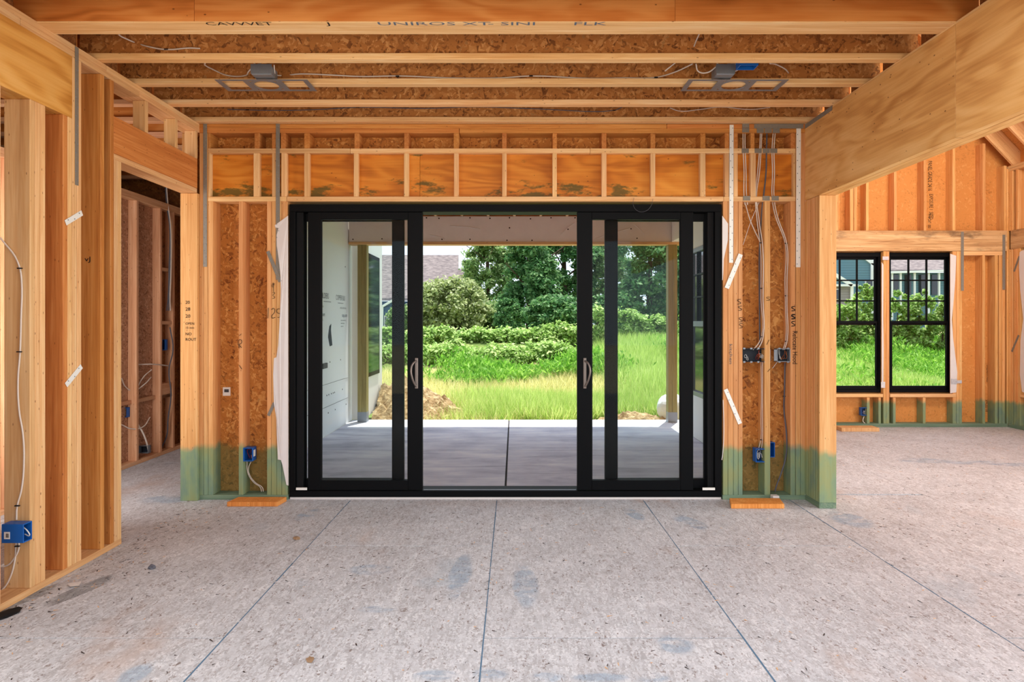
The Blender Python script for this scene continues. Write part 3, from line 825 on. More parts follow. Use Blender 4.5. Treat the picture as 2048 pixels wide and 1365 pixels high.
# ================================================================== PARTITION BEAM AND POST
XB, XB1 = 2.382, 2.516
wp = empty('wall_partition', (2.45, 4.5, 0), 'deep veneer beam carried on a stud post beside the patio door', 'beam', kind='structure')
jB = leftD(1911, XB)
piece('beam', (XB, XB + .044), (jB + .001, 5.178), (2.45, 3.065), 'ply_beam', wp, bev=0.001)
piece('beam', (XB, XB + .044), (-2.4, jB - .001), (2.45, 3.065), 'ply_beam', wp, bev=0.001)
piece('beam_seam', (XB + .002, XB + .04), (jB - .001, jB + .001), (2.45, 3.065), 'nail', wp, bev=0)
for xx in (XB + .045, XB + .09):
    piece('beam_ply', (xx, xx + .044), (-2.4, 5.178), (2.449, 3.065), 'ply_beam', wp, bev=0.001)
piece('beam_plate', (XB + .002, XB1), (-2.4, 5.178), (3.066, 3.0805), 'stud', wp)
piece('post_plate', (XB, XB1), (4.936, 5.178), (0, .045), 'plate_green', wp)
for y in (4.935, 4.976, 5.017, 5.058, 5.099, 5.140):
    piece('post_stud', (XB + random.uniform(-.001, .001), XB1), (y, y + .0395), (.045, 2.448), 'stud_treated', wp)
bt = strap((XB - .001, 5.17, 3.055), (XB - .001, 4.73, 3.06), .035, (-1, 0, 0), wp)
text('stamped_lettering', '1.8E 2950', .03, (XB - .002, jB + .035, 2.62), (Matrix.Rotation(math.pi / 2, 3, 'X') @ Matrix.Identity(3)).to_euler(), 'ink', wp)

# ================================================================== FAR WALL OF SIDE ROOM
YR, YRO = 8.77, 8.91
kr = FOC / YR
rx = lambda px: (px - CX) / kr
rz = lambda py: EYE + (CY - py) / kr
XR = 6.85
wf = empty('wall_far', (5.3, 8.84, 0), 'tall bright stud wall with a window pair at the end of the side room', 'wall', kind='structure')
wr = empty('wall_right', (6.92, 6, 0), 'stud wall with a window at the far right edge', 'wall', kind='structure')
slope = lambda x: 3.62 + 1.05 * (XR - x) if x > 4.7 else 3.62 + 1.05 * (x - 2.55)
def fstud(a, b, z0, z1=None, mat='stud_far', name='stud', y=(YR, YRO - .001)):
    x0, x1 = rx(a), rx(b)
    return piece(name, (x0, x1), y, (z0, slope((x0 + x1) / 2) - .03 if z1 is None else z1), mat, wf)
piece('bottom_plate', (2.57, XR), (YR, YRO), (0, .05), 'plate_green', wf)
piece('header', (3.6, rx(2014)), (YR - .004, YR + .08), (rz(502.5), rz(461.5)), 'header_old', wf)
hd = rz(461.5)
for a, b in ((1600, 1605.5), (1672, 1677.5), (1700, 1707), (1708, 1714), (1732, 1737.5), (1788, 1793.5), (1847.5, 1853), (1905.5, 1911), (1965.5, 1971), (2008, 2013.5)):
    fstud(a, b, hd)
for a, b in ((2014, 2019.5),): fstud(a, b, .05)
for a, b in ((1767, 1772.8), (1773, 1778.8)): fstud(a, b, .05, rz(503))
for a, b in ((1913, 1918.5), (1918.6, 1924)): fstud(a, b, .05, rz(503))
fstud(1905.5, 1912.5, .05, rz(503), y=(YR, 8.832))
for a, b in ((1965, 1970.5), (1990, 1996), (1998, 2004), (2004.5, 2010)): fstud(a, b, .05, rz(511))
piece('lower_rail', (rx(1924), rx(2008)), (YR, YRO), (rz(511), rz(503)), 'stud', wf)
WZ0, WZ1 = .475, 2.43
for a, b in ((4.22, rx(1766)), (rx(1780), rx(1911.5))):
    piece('window_sill_plate', (a, b), (YR - .005, YRO), (rz(795), rz(788.5)), 'stud', wf)
for a, b in ((1734, 1739.5), (1757, 1762), (1786, 1791.5), (1846, 1851.5), (1907, 1912.5)):
    fstud(a, b, .05, rz(795.5), name='cripple_stud')
# sheathing, split round the windows
wins = [(4.26, 5.14), (5.215, 6.13)]
def fsheet(x0, x1, z0, z1):
    piece('sheathing_panel', (x0, x1), (YRO, YRO + .012), (z0, z1), 'osb_far', wf, bev=0.001)
fsheet(2.43, 4.26, -.05, 2.43); fsheet(4.262, 6.13, -.05, WZ0); fsheet(5.14, 5.215, WZ0, 2.43); fsheet(6.132, 7.0, -.05, 2.43)
for x0, x1 in ((2.43, 4.6), (4.603, 7.0)):
    zl = lambda x: 3.93 + 1.05 * (XR - x) if x > 4.7 else 3.93 + 1.05 * (x - 2.55)
    pts = [(x0, 2.432), (x1, 2.432), (x1, zl(x1)), (x0, zl(x0))]
    if x0 > 4.6: pts = [(x0, 2.432), (x1, 2.432), (x1, zl(x1)), (4.7, zl(4.71)), (x0, zl(x0))]
    prism('sheathing_panel', [(a, YRO, b) for a, b in pts], (0, 1, 0), .012, 'osb_far', wf)
def fstrap(px, y0, y1):
    strap((rx(px), YR - .006, rz(y0)), (rx(px), YR - .006, rz(y1)), 7 / kr * .8, FN, wf)
fstrap(1924, 464, 582); fstrap(2007, 470, 580)
RDN = (Matrix.Rotation(math.pi / 2, 3, 'Y') @ Matrix.Rotation(math.pi / 2, 3, 'X')).to_euler()
for px, py, body, s in [(1856, 322, 'PANEL GRADE 24/16', .085), (1859, 388, 'EXPOSURE 1  SIZED', .075), (1856, 428, '7/16 CAT  000', .06),
                        (1973, 730, 'STRENGTH AXIS', .06), (1978, 765, 'THIS DIRECTION', .06), (1971, 800, 'SPACED 1/8', .06), (1977, 826, 'SHEATHING SPAN', .06)]:
    D = YRO - .003
    text('stamped_lettering', body, s, (X(px, D), D, Z(py, D)), RDN, 'ink', wf, .55, 1)
yfr = YR - .01
fp = [(1900, 508), (1912, 512), (1910, 560), (1906, 610), (1903, 640), (1906, 680), (1911, 720), (1914, 745), (1912, 785), (1900, 787)]
prism('house_wrap_flap', [(rx(a), yfr + .004, rz(b)) for a, b in fp], (0, 1, 0), .002, 'wrap', wf)
prism('house_wrap_flap', [(rx(a), yfr + .004, rz(b)) for a, b in [(1763, 525), (1766.5, 530), (1766, 640), (1767, 700), (1766, 770), (1763, 775)]], (0, 1, 0), .002, 'wrap', wf)
for a, b, w_, h_ in ((1770, 517, 12, 7), (1907, 763, 11, 10), (1917, 764, 10, 6), (1765, 770, 8, 12)):
    piece('foil_tape', (rx(a - w_ / 2), rx(a + w_ / 2)), (YR - .016, YR - .013), (rz(b + h_ / 2), rz(b - h_ / 2)), 'foil', wf, bev=0)

def window(name, x0, x1, y, label, dirn=1, cols=3):
    w = empty(name, ((x0 + x1) / 2, y, WZ0), label, 'window', kind='structure')
    fw = .05
    piece('frame_head', (x0, x1), (y, y + .09), (WZ1 - .06, WZ1), 'black', w)
    piece('frame_sill', (x0, x1), (y, y + .09), (WZ0, WZ0 + .04), 'black', w)
    for a in ((x0, x0 + fw), (x1 - fw, x1)): piece('frame_jamb', a, (y, y + .09), (WZ0 + .04, WZ1 - .06), 'black', w)
    zm = 1.445
    for nm, z0, z1, yy in (('upper_sash', zm - .03, WZ1 - .06, y + .045), ('lower_sash', WZ0 + .04, zm + .03, y + .012)):
        s = piece(nm, (x0 + fw, x1 - fw), (yy, yy + .03), (z0, z0 + .05), 'black', w)
        piece('top_rail', (x0 + fw, x1 - fw), (yy, yy + .03), (z1 - .035, z1), 'black', s)
        for a in ((x0 + fw, x0 + fw + .028), (x1 - fw - .028, x1 - fw)): piece('stile', a, (yy, yy + .03), (z0 + .05, z1 - .035), 'black', s)
        ga, gb, gz0, gz1 = x0 + fw + .028, x1 - fw - .028, z0 + .05, z1 - .035
        piece('pane', (ga - .004, gb + .004), (yy + .012, yy + .018), (gz0 - .004, gz1 + .004), 'glass_clear', s, bev=0)
        if nm == 'upper_sash':
            for i in range(1, cols):
                xx = ga + (gb - ga) * i / cols
                piece('muntin', (xx - .011, xx + .011), (yy + .004, yy + .026), (gz0, gz1), 'black', s)
            for i in (1, 2):
                zz = gz0 + (gz1 - gz0) * i / 3
                piece('muntin', (ga, gb), (yy + .005, yy + .025), (zz - .010, zz + .010), 'black', s)
    return w
window('window_1', wins[0][0], wins[0][1], 8.835, 'black double hung window half hidden behind the stud post')
window('window_2', wins[1][0], wins[1][1], 8.835, 'whole black double hung window with gridded upper sash in the far wall')
# roof of the side room
cv = empty('ceiling_vault', (4.7, 7, 4), 'sloping rafters and deck over the side room', 'ceiling', kind='structure')
for i in range(28):
    y = 8.70 - i * .4064
    if y < -2.4: break
    for sx in (1, -1):
        xe = XR + .15 if sx > 0 else 2.45
        a = Vector((4.7, y, 3.62 + 1.05 * 2.15 + .09)); b = Vector((xe, y, 3.62 + .09 - (.15 * 1.05)))
        bar('rafter', a, b, .038, .20, 'stud', cv, up=(0, 0, 1)).location.z += .06
for sx in (1, -1):
    xe = XR + .25 if sx > 0 else 2.3
    for j in range(5):
        y0, y1 = -2.5 + j * 2.29, -2.5 + j * 2.29 + 2.286
        z0, z1 = 3.62 + 1.05 * 2.15 + .30, 3.62 + .30 - .25 * 1.05
        vs = [(4.7, y0, z0), (4.7, y1, z0), (xe, y1, z1), (xe, y0, z1)]
        prism('deck_panel', vs, (0, 0, 1), .02, 'osb_far', cv)
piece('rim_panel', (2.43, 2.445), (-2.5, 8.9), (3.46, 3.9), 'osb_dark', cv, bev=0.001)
# right-hand wall
def rstud(y0, y1, z0, z1, mat='stud_far', name='stud'):
    return piece(name, (XR, XR + .139), (y0, y1), (z0, z1), mat, wr)
piece('bottom_plate', (XR, XR + .14), (2.0, YR), (0, .05), 'plate_green', wr)
for z in (3.54, 3.58): piece('top_plate', (XR, XR + .14), (2.0, YRO), (z, z + T), 'stud', wr)
for y in (8.73, 8.69, 8.64, 8.60, 8.56): rstud(y, y + T, .05, 2.46)
for y in (8.73, 8.69, 8.6, 8.2, 7.8): rstud(y, y + T, 2.72, 3.54, name='cripple_stud')
piece('header', (XR - .003, XR + .08), (7.5, 8.725), (2.46, 2.72), 'header_old', wr)
for y in (7.6, 7.2, 6.8, 6.4, 6.0, 5.6, 5.2, 4.8, 4.4, 4.0, 3.6): rstud(y, y + T, .05, 3.54)
for y in (8.2, 7.95): rstud(y, y + T, .05, .44, name='cripple_stud')
piece('window_sill_plate', (XR - .004, XR + .14), (7.64, 8.56), (.44, .475), 'stud', wr)
piece('sheathing_panel', (XR + .14, XR + .152), (8.5, 8.92), (-.05, 3.6), 'osb_far', wr, bev=0.001)
piece('sheathing_panel', (XR + .14, XR + .152), (7.6, 8.498), (-.05, .475), 'osb_far', wr, bev=0.001)
piece('sheathing_panel', (XR + .14, XR + .152), (7.6, 8.498), (2.46, 3.6), 'osb_far', wr, bev=0.001)
piece('sheathing_panel', (XR + .14, XR + .152), (4.0, 7.598), (-.05, 3.6), 'osb_far', wr, bev=0.001)
piece('sheathing_panel', (XR + .10, XR + .152), (-2.4, 8.92), (3.601, 3.86), 'osb_far', wr, bev=0.001)
w3 = empty('window_3', (XR + .1, 8.05, WZ0), 'black window frame just at the right photo edge in the side wall', 'window', kind='structure')
for z in ((WZ0, WZ0 + .05), (1.42, 1.48), (2.40, 2.455)): piece('frame_rail', (XR + .06, XR + .13), (7.64, 8.49), z, 'black', w3)
for y in ((7.64, 7.70), (8.44, 8.49)): piece('frame_jamb', (XR + .06, XR + .13), y, (WZ0, 2.455), 'black', w3)
piece('pane', (XR + .09, XR + .096), (7.69, 8.45), (WZ0 + .05, 2.40), 'glass_clear', w3, bev=0)
fp = [(8.56, 2.40), (8.53, 2.42), (8.44, 2.43), (8.44, .5), (8.52, .52), (8.555, .75), (8.545, 1.2), (8.50, 1.5), (8.55, 1.9), (8.57, 2.2)]
prism('house_wrap_flap', [(XR - .006, a, b) for a, b in fp], (-1, 0, 0), .002, 'wrap', wr)
strap((XR - .002, 8.66, 2.15), (XR - .002, 8.57, 2.35), .03, (-1, 0, 0), wr); strap((XR - .002, 8.7, 1.05), (XR - .002, 8.58, 1.28), .03, (-1, 0, 0), wr)

# ================================================================== PATIO
SZ = -0.10
sl = empty('patio_slab', (0, 7.7, SZ), 'brushed grey concrete patio slab with two crossing joints', 'patio', kind='structure')
for xa, xb in ((-2.57, -.0895), (-.0705, 2.43)):
    for ya, yb in ((5.335, 7.674), (7.686, 10.09)):
        piece('slab_panel', (xa, xb), (ya, yb), (SZ - .12, SZ), 'concrete', sl, bev=0.004)
piece('slab_base', (-2.57, 2.43), (5.335, 10.08), (SZ - .2, SZ - .012), 'floor_under', sl, bev=0)
piece('slab_panel', (2.435, 3.2), (8.94, 10.09), (SZ - .12, SZ), 'concrete', sl, bev=0.004)

wpl = empty('wall_patio_left', (-2.63, 7.5, 0), 'white house wrap wall printed with builder lettering outside the door', 'wall', kind='structure')
piece('wrap_face', (-2.70, -2.57), (5.335, 9.80), (SZ, 3.5), 'wrap_ext', wpl, bev=0.001)
piece('wrap_return', (-2.70, -2.57), (9.801, 10.04), (SZ, 2.9), 'white_trim', wpl, bev=0.004)
tube('wrap_seam', [(-2.567, 5.4, .62), (-2.567, 9.78, .60)], .002, 'print', wpl)
tube('wrap_seam', [(-2.567, 5.4, .30), (-2.567, 9.78, .29)], .002, 'print', wpl)
RL = (math.pi / 2, 0, math.pi / 2)
for y in (5.68, 6.83, 7.98, 9.12):
    text('printed_lettering', 'COPPER BUILDERS' if y < 9 else 'COPPER BUI', .098, (-2.5685, y, 1.78), RL, 'print', wpl, .98 if y < 9 else .92, 1.1)
    piece('printed_rule', (-2.5688, -2.5683), (y + .1, y + .40), (1.735, 1.742), 'print', wpl, bev=0)
    if y < 9: piece('printed_rule', (-2.5688, -2.5683), (y + .55, y + .9), (1.735, 1.742), 'print', wpl, bev=0)
    text('printed_lettering', 'HOME CONSTRUCTION', .034, (-2.5685, y + .22, 1.655), RL, 'print', wpl, .9, 1)
    text('printed_lettering', 'oxp.com', .085, (-2.5685, y + .32, 1.535), RL, 'ink_blue', wpl, 1, 1)
    for q in range(3):
        text('printed_lettering', 'weather resistant barrier'[:24 - q * 6], .032, (-2.5685, y + .26, 1.475 - q * .045), RL, 'print', wpl, .9, 1)
prism('flashing_scrap', [(-2.568, 8.74, 1.25), (-2.568, 8.80, 1.40), (-2.568, 8.88, 1.43), (-2.568, 8.86, 1.35), (-2.568, 8.93, 1.13), (-2.568, 8.82, 1.12)], (1, 0, 0), .004, 'black_rubber', wpl)
piece('wall_outlet', (-2.57, -2.55), (8.46, 8.66), (.83, .90), 'print', wpl)
for i in range(26):
    y, z = random.uniform(6, 9.7), random.choice([.2, .45, .9, 1.3, 1.9, 2.3])
    piece('cap_nail', (-2.57, -2.566), (y - .009, y + .009), (z - .009, z + .009), 'staple', wpl, bev=0)

wpr = empty('wall_patio_right', (2.5, 7.0, 0), 'pale wrapped wall with a window on the right side of the patio', 'wall', kind='structure')
for z0, z1 in ((SZ, .47), (2.45, 3.5)): piece('wrap_face', (2.43, 2.56), (5.335, 8.92), (z0, z1), 'wrap_ext', wpr, bev=0.001)
piece('wrap_face', (2.43, 2.56), (5.335, 7.7), (.471, 2.449), 'wrap_ext', wpr, bev=0.001)
piece('wrap_face', (2.43, 2.56), (8.78, 8.92), (.471, 2.449), 'wrap_ext', wpr, bev=0.001)
w4 = empty('window_4', (2.5, 8.24, .47), 'dark gridded window seen edge on beyond the rightmost door glass', 'window', kind='structure')
for z in ((.472, .53), (1.40, 1.47), (2.39, 2.448)): piece('frame_rail', (2.42, 2.50), (7.702, 8.778), z, 'steel_grey', w4)
for y in ((7.702, 7.76), (8.72, 8.778)): piece('frame_jamb', (2.42, 2.50), y, (.472, 2.448), 'steel_grey', w4)
for y in (8.02, 8.40): piece('muntin', (2.43, 2.46), (y, y + .022), (1.47, 2.39), 'black', w4)
for z in (1.78, 2.08): piece('muntin', (2.43, 2.46), (7.76, 8.72), (z, z + .02), 'black', w4)
piece('pane', (2.46, 2.468), (7.75, 8.73), (.53, 2.39), 'glass_dark', w4, bev=0)

pr = empty('roof_patio', (0, 7.7, 3.1), 'wrapped patio beam with reddish rafters and deck above', 'roof', kind='structure')
piece('patio_beam', (-2.56, 2.60), (9.80, 9.96), (2.70, 3.10), 'wrap_beam', pr, bev=0.004)
piece('beam_underside', (-2.56, 2.60), (9.78, 9.965), (2.66, 2.699), 'flange', pr)
piece('beam_return', (2.44, 2.60), (8.93, 9.79), (2.70, 3.10), 'wrap_beam', pr, bev=0.004)
for i in range(13):
    x = -2.45 + i * .4064
    piece('rafter', (x, x + .038), (5.34, 10.1), (3.10, 3.19), 'flange', pr)
    if i < 12: piece('blocking', (x + .039, x + .4055), (9.9, 9.938), (3.10, 3.19), 'ply_ceiling', pr)
piece('deck_panel', (-2.9, 0), (5.34, 10.12), (3.191, 3.21), 'ply_ceiling', pr, bev=0.001)
piece('deck_panel', (0.002, 2.62), (5.34, 10.12), (3.191, 3.21), 'ply_ceiling', pr, bev=0.001)
for px, py in [(853, 436), (878, 437), (940, 436), (980, 437), (1019, 436), (1061, 438), (1102, 436), (1150, 436), (884, 479), (940, 479), (1014, 481), (1064, 481), (1019, 456), (1136, 459), (706, 479), (764, 478), (1262, 458), (1274, 477)]:
    p = P(px, py, 9.80)
    tube('cap_nail', [(p[0], 9.802, p[2]), (p[0], 9.794, p[2])], .011, 'nail', pr, smooth=False, res=1)
# wrinkles in the wrap
for (a, b) in [((860, 470), (890, 478)), ((1190, 478), (1260, 457)), ((1270, 450), (1290, 470)), ((1120, 470), (1150, 445)), ((900, 452), (960, 458))]:
    A, B = P(*a, 9.797), P(*b, 9.797)
    tube('wrap_crease', [A, ((A[0] + B[0]) / 2, 9.797, (A[2] + B[2]) / 2 + .008), B], .005, 'wrap_beam', pr)

def ppost(x0, x1, y0, y1, label):
    t = empty('patio_post', ((x0 + x1) / 2, (y0 + y1) / 2, SZ), label, 'post', 'timber posts carrying the patio beam')
    xm = (x0 + x1) / 2
    piece('post_ply', (x0, xm - .0006), (y0, y1), (SZ, 2.664), 'treated_post', t)
    piece('post_ply', (xm + .0006, x1), (y0, y1), (SZ, 2.664), 'treated_post', t)
    piece('base_flashing', (x0 - .002, x1 + .002), (y0 - .002, y1 + .002), (SZ, SZ + .16), 'steel_grey', t, bev=0.001)
ppost(-2.43, -2.29, 9.82, 9.96, 'greenish treated post beside the white printed wrap wall')
ppost(2.39, 2.53, 9.80, 9.94, 'yellowish treated post on the window wall side of the patio')

# left wing of the house beyond the post
wg = empty('wall_wing', (-2.6, 11, 0), 'white wall wing with a dark window beyond the treated post', 'wall', kind='structure')
piece('wing_face', (-2.9, -2.42), (10.12, 11.6), (-.1, 4.2), 'white_trim', wg, bev=0.003)
piece('wing_window', (-2.42, -2.40), (10.25, 11.30), (.55, 2.60), 'black', wg)
piece('wing_pane', (-2.405, -2.396), (10.32, 11.23), (.62, 2.53), 'glass_dark', wg, bev=0)

# ================================================================== ELECTRICAL
def cable(pts, r=.0042, mat='cable', label='', group=None, staples=()):
    t = tube('electrical_cable', pts, r, mat)
    tag(t, label, 'cable', group)
    for s in staples:
        s = Vector(s)
        piece('staple', (s.x - .012, s.x + .012), (s.y - .007, s.y + .003), (s.z - .003, s.z + .003), 'staple', t, bev=0)
    return t
def B(px, py, dy=0.02): 
    D = YW + dy
    return (X(px, D), D, Z(py, D))
def S1(px, py, x=2.0425):
    D = x * FOC / (px - CX); return (x, D, Z(py, D))
def S2(px, py): return S1(px, py, 2.255)
g1 = 'cables in the right stud bays'
for i, (a, b) in enumerate([((1486, 267), (1486, 393)), ((1490, 267), (1491, 393))]):
    cable([B(a[0], 258, .03), B(a[0] + .3, 300, .0), B(a[0] + 2, 340, .02), B(b[0] + 2, 393, .03), B(b[0] + 4, 410, .05)], label=['outer white cable of the pair nearest the door strap', 'inner white cable of the pair nearest the door strap'][i], group=g1)
cable([B(1521, 258, .03), B(1519, 302, .0), B(1515, 345, .02), B(1511, 393, .03), B(1514, 440, .06), S1(1521, 495), S1(1522, 600), S1(1523.5, 672), B(1515, 690, .03), B(1506, 700, .03)], label='long white cable running down the right bay into the wide metal box', group=g1, staples=[S1(1522, 486), S1(1523, 577), S1(1523.5, 674)])
cable([B(1524, 258, .03), B(1522, 302, .0), B(1519, 345, .02), B(1513, 393, .03), B(1518, 440, .05), S1(1525.5, 495), S1(1526, 600), S1(1526.5, 672), B(1521, 690, .02), B(1514, 700, .03)], label='white cable twinned beside the long one above the wide metal box', group=g1)
cable([B(1534, 258, .03), B(1533, 302, .0), B(1532, 345, .02), B(1527, 393, .03), B(1523, 430, .06), S1(1519, 500), S1(1519, 600), S1(1519.5, 690)], .006, 'cable_grey', 'dark grey cable running between white ones through the right bay', g1)
for i, (a, b) in enumerate([(1544, 1544), (1548, 1548)]):
    cable([B(a + 3, 258, .03), B(a, 302, .0), B(a + 1, 345, .02), B(b, 393, .03), B(b + 6, 430, .05), S2(1571 + i * 3, 490), S2(1570 + i * 4, 560), S2(1571 + i * 3, 610), S2(1571.5 + i * 3, 680), B(1566 + i * 3, 700, .03)],
          label=['left one of two white cables dropping to the small square metal box', 'right one of two white cables dropping to the small square metal box'][i], group=g1,
          staples=[S2(1572.5, 487), S2(1572.5, 592), S2(1572.5, 683)] if i == 0 else ())
cable([B(1490, 405, .06), B(1500, 440, .07), S1(1520, 484)], label='white cable slanting from the rail into the cable bundle', group=g1)
cable([B(1518, 405, .04), B(1503, 440, .07), B(1486, 490, .03)], .002, 'wire_white', 'thin pale wire crossing diagonally behind the rail', g1)
for i in range(2):
    cable([S1(1522 + i * 3, 724), S1(1523 + i * 2, 790), S1(1522 + i * 3, 840), S1(1522 + i * 3, 876), B(1517 + i * 6, 900, .04)], .003, label=['left thin white cable entering the low blue box in the right bay', 'right thin white cable entering the low blue box in the right bay'][i], group=g1, staples=[S1(1523, 880)] if i == 0 else ())
cable([S2(1570, 726), S2(1569, 780), S2(1568, 820), S2(1573, 870), S2(1572, 912), B(1562, 948, .06), B(1552, 975, .05), B(1550, 984, .05)], .006, 'cable_grey', 'grey conduit curving from the small metal box down to the plate', g1, staples=[S2(1568, 793)])
cable([B(1554, 725, .05), B(1545, 737, .04)], .002, 'wire_white', 'short white wire stub hanging under the square metal box', g1)
cable([B(1268, 396, -.004), B(1266, 408, -.012), B(1275, 422, -.02), B(1290, 423, -.02), B(1302, 412, -.012), B(1306, 398, -.004)], .0012, 'cable_grey', 'fine wire loop hanging over the black door head')

def box_device(name, x, z, y, w, h, d, body, inside, label, group, ears=False, tagside=None, wires=True):
    """open electrical box facing -Y with a cavity"""
    t = empty(name, (x, y + d / 2, z - h / 2), label, 'electrical box', group)
    e = .006
    piece('back', (x - w / 2, x + w / 2), (y + d - e, y + d), (z - h / 2, z + h / 2), inside, t, bev=0.001)
    for zz in ((z - h / 2, z - h / 2 + e), (z + h / 2 - e, z + h / 2)): piece('side', (x - w / 2, x + w / 2), (y, y + d - e), zz, body, t, bev=0.001)
    for xx in ((x - w / 2, x - w / 2 + e), (x + w / 2 - e, x + w / 2)): piece('side', xx, (y, y + d - e), (z - h / 2 + e, z + h / 2 - e), body, t, bev=0.001)
    if ears:
        for s in (-1, 1):
            piece('bracket', (x + s * (w / 2 + .012) - .012, x + s * (w / 2 + .012) + .012), (y + .002, y + .005), (z - h * .42, z + h * .42), 'steel_grey', t, bev=0.001)
        for xx in np.linspace(x - w / 2 + .02, x + w / 2 - .02, max(2, int(w / .05))):
            for zz in (z - h / 2, z + h / 2): piece('device_ear', (xx - .009, xx + .009), (y - .002, y), (zz - .007, zz + .007), 'steel_grey', t, bev=0.001)
    if wires:
        rs = random.Random(name + label)
        for q in range(max(2, int(w / .035))):
            cx_ = x - w / 2 + .018 + rs.random() * (w - .036)
            pts = [(cx_ + rs.uniform(-.014, .014), y + d * rs.uniform(.1, .75), z + rs.uniform(-.4, .4) * h) for _ in range(5)]
            tube('wire', pts, .0018, rs.choice(['wire_white', 'wire_white', 'wire_red', 'copper']), t, res=1)
    return t
g2 = 'electrical boxes on the studs'
xx = lambda px, d=.03: X(px, YW + d)
zz_ = lambda py, d=.03: Z(py, YW + d)
box_device('electrical_box', bx(1510), bz(711), YW + .004, 52 / k, 27 / k, .07, 'box_dark', 'box_dark', 'wide black multi gang metal box stuffed with wires', g2, ears=True)
box_device('electrical_box', bx(1568), bz(711), YW + .004, 27 / k, 27 / k, .06, 'steel_grey', 'box_dark', 'small square metal box beside the wide black one', g2, ears=True)
b1 = box_device('electrical_box', bx(1522.5), bz(912), YW + .002, 21 / k, 27 / k, .075, 'blue_box', 'blue_in', 'blue plastic outlet box low in the right bay under thin cables', g2)
b2 = box_device('electrical_box', bx(1546.5), bz(902), YW + .03, 13 / k, 30 / k, .07, 'blue_box', 'blue_box', 'lighter blue box back low behind the middle stud of right bay', g2, wires=False)
b3 = box_device('electrical_box', bx(495.5), bz(910), YW + .002, 19 / k, 27 / k, .08, 'blue_box', 'blue_in', 'dark blue outlet box low on the stud left of the door', g2)
piece('label', (bx(504.5), bx(505.2)), (YW + .02, YW + .06), (bz(915), bz(902)), 'label', b3, bev=0)
for i in range(2):
    cable([B(494 + i * 8, 924, .05), B(494 + i * 3, 937, .06), B(497 + i * 2, 950, .07), B(508 + i * 3, 966, .08), B(521 + i * 4, 976, .08), B(523 + i * 4, 984, .07)], .0035, label=['shorter white cable tail below the dark blue box', 'longer white cable tail below the dark blue box'][i], group='cable tails left of the door')
piece('sheathing_sticker', (X(446, YO), X(461, YO)), (YO - .003, YO - .001), (Z(792, YO), Z(775, YO)), 'label', wb, bev=0)
piece('sticker_print', (X(449, YO), X(458, YO)), (YO - .0045, YO - .003), (Z(785, YO), Z(779, YO)), 'sticker_print', wb, bev=0)

# blue box on the left wall, turned to the room
by = 3.365
lbx = lambda px: X(px, by); lbz = lambda py: Z(py, by)
t = empty('electrical_box', (-2.63, 3.33, lbz(1082)), 'bright blue box with a paper label on the left wall stud', 'electrical box', g2)
zA, zB = lbz(1079), lbz(1042)
x0_, x1_ = lbx(22), XL + .012
y0_, y1_ = by - .062, by
piece('side', (x0_, x1_ - .0), (y0_, y0_ + .006), (zA, zB), 'blue_box', t, bev=.001)
piece('side', (x0_, x1_), (y1_ - .006, y1_), (zA, zB), 'blue_box', t, bev=.001)
piece('side', (x0_, x1_), (y0_ + .006, y1_ - .006), (zA, zA + .006), 'blue_box', t, bev=.001)
piece('side', (x0_, x1_), (y0_ + .006, y1_ - .006), (zB - .006, zB), 'blue_box', t, bev=.001)
piece('back', (x0_, x0_ + .006), (y0_ + .006, y1_ - .006), (zA + .006, zB - .006), 'blue_in', t, bev=.001)
lb = piece('label', (lbx(27), lbx(38.5)), (y0_ - .001, y0_), (lbz(1071), lbz(1057)), 'label', t, bev=0)
for q in range(5): piece('label_print', (lbx(31 + q * 1.2), lbx(31.6 + q * 1.2)), (y0_ - .0018, y0_ - .001), (lbz(1068), lbz(1060)), 'sticker_print', lb, bev=0)
tube('wire', [(x1_ - .03, by - .03, lbz(1050)), (x1_ + .005, by - .035, lbz(1060)), (x1_ + .008, by - .03, lbz(1068)), (x1_ - .02, by - .025, lbz(1066))], .003, 'wire_white', t)
LB = lambda px, py, d=.006: (X(px, by - d), by - d, Z(py, by - d))
c = cable([LB(-4, 470), LB(12, 490), LB(28, 510), LB(39, 535), LB(43, 560), LB(42, 640), LB(40, 705), LB(36, 760), LB(38, 820), LB(46, 870), LB(48, 920), LB(43, 980), LB(34, 1015), LB(33, 1040)], .0045, label='long white cable stapled down the left wall stud to the bright blue box',
          staples=[LB(40, 537, .012), LB(39, 704, .012), LB(35, 1012, .012)])
cable([LB(36, 1080), LB(38, 1095), LB(28, 1118), LB(14, 1132), LB(-6, 1134)], .0045, label='white cable tail swinging left below the bright blue box', group='cable tails under the bright blue box', staples=[LB(35, 1093, .012)])
cable([LB(34, 1080), LB(32, 1092), LB(30, 1120), LB(16, 1165), LB(2, 1184)], .0045, 'cable', 'white cable tail dropping to the plate below the bright blue box', 'cable tails under the bright blue box')

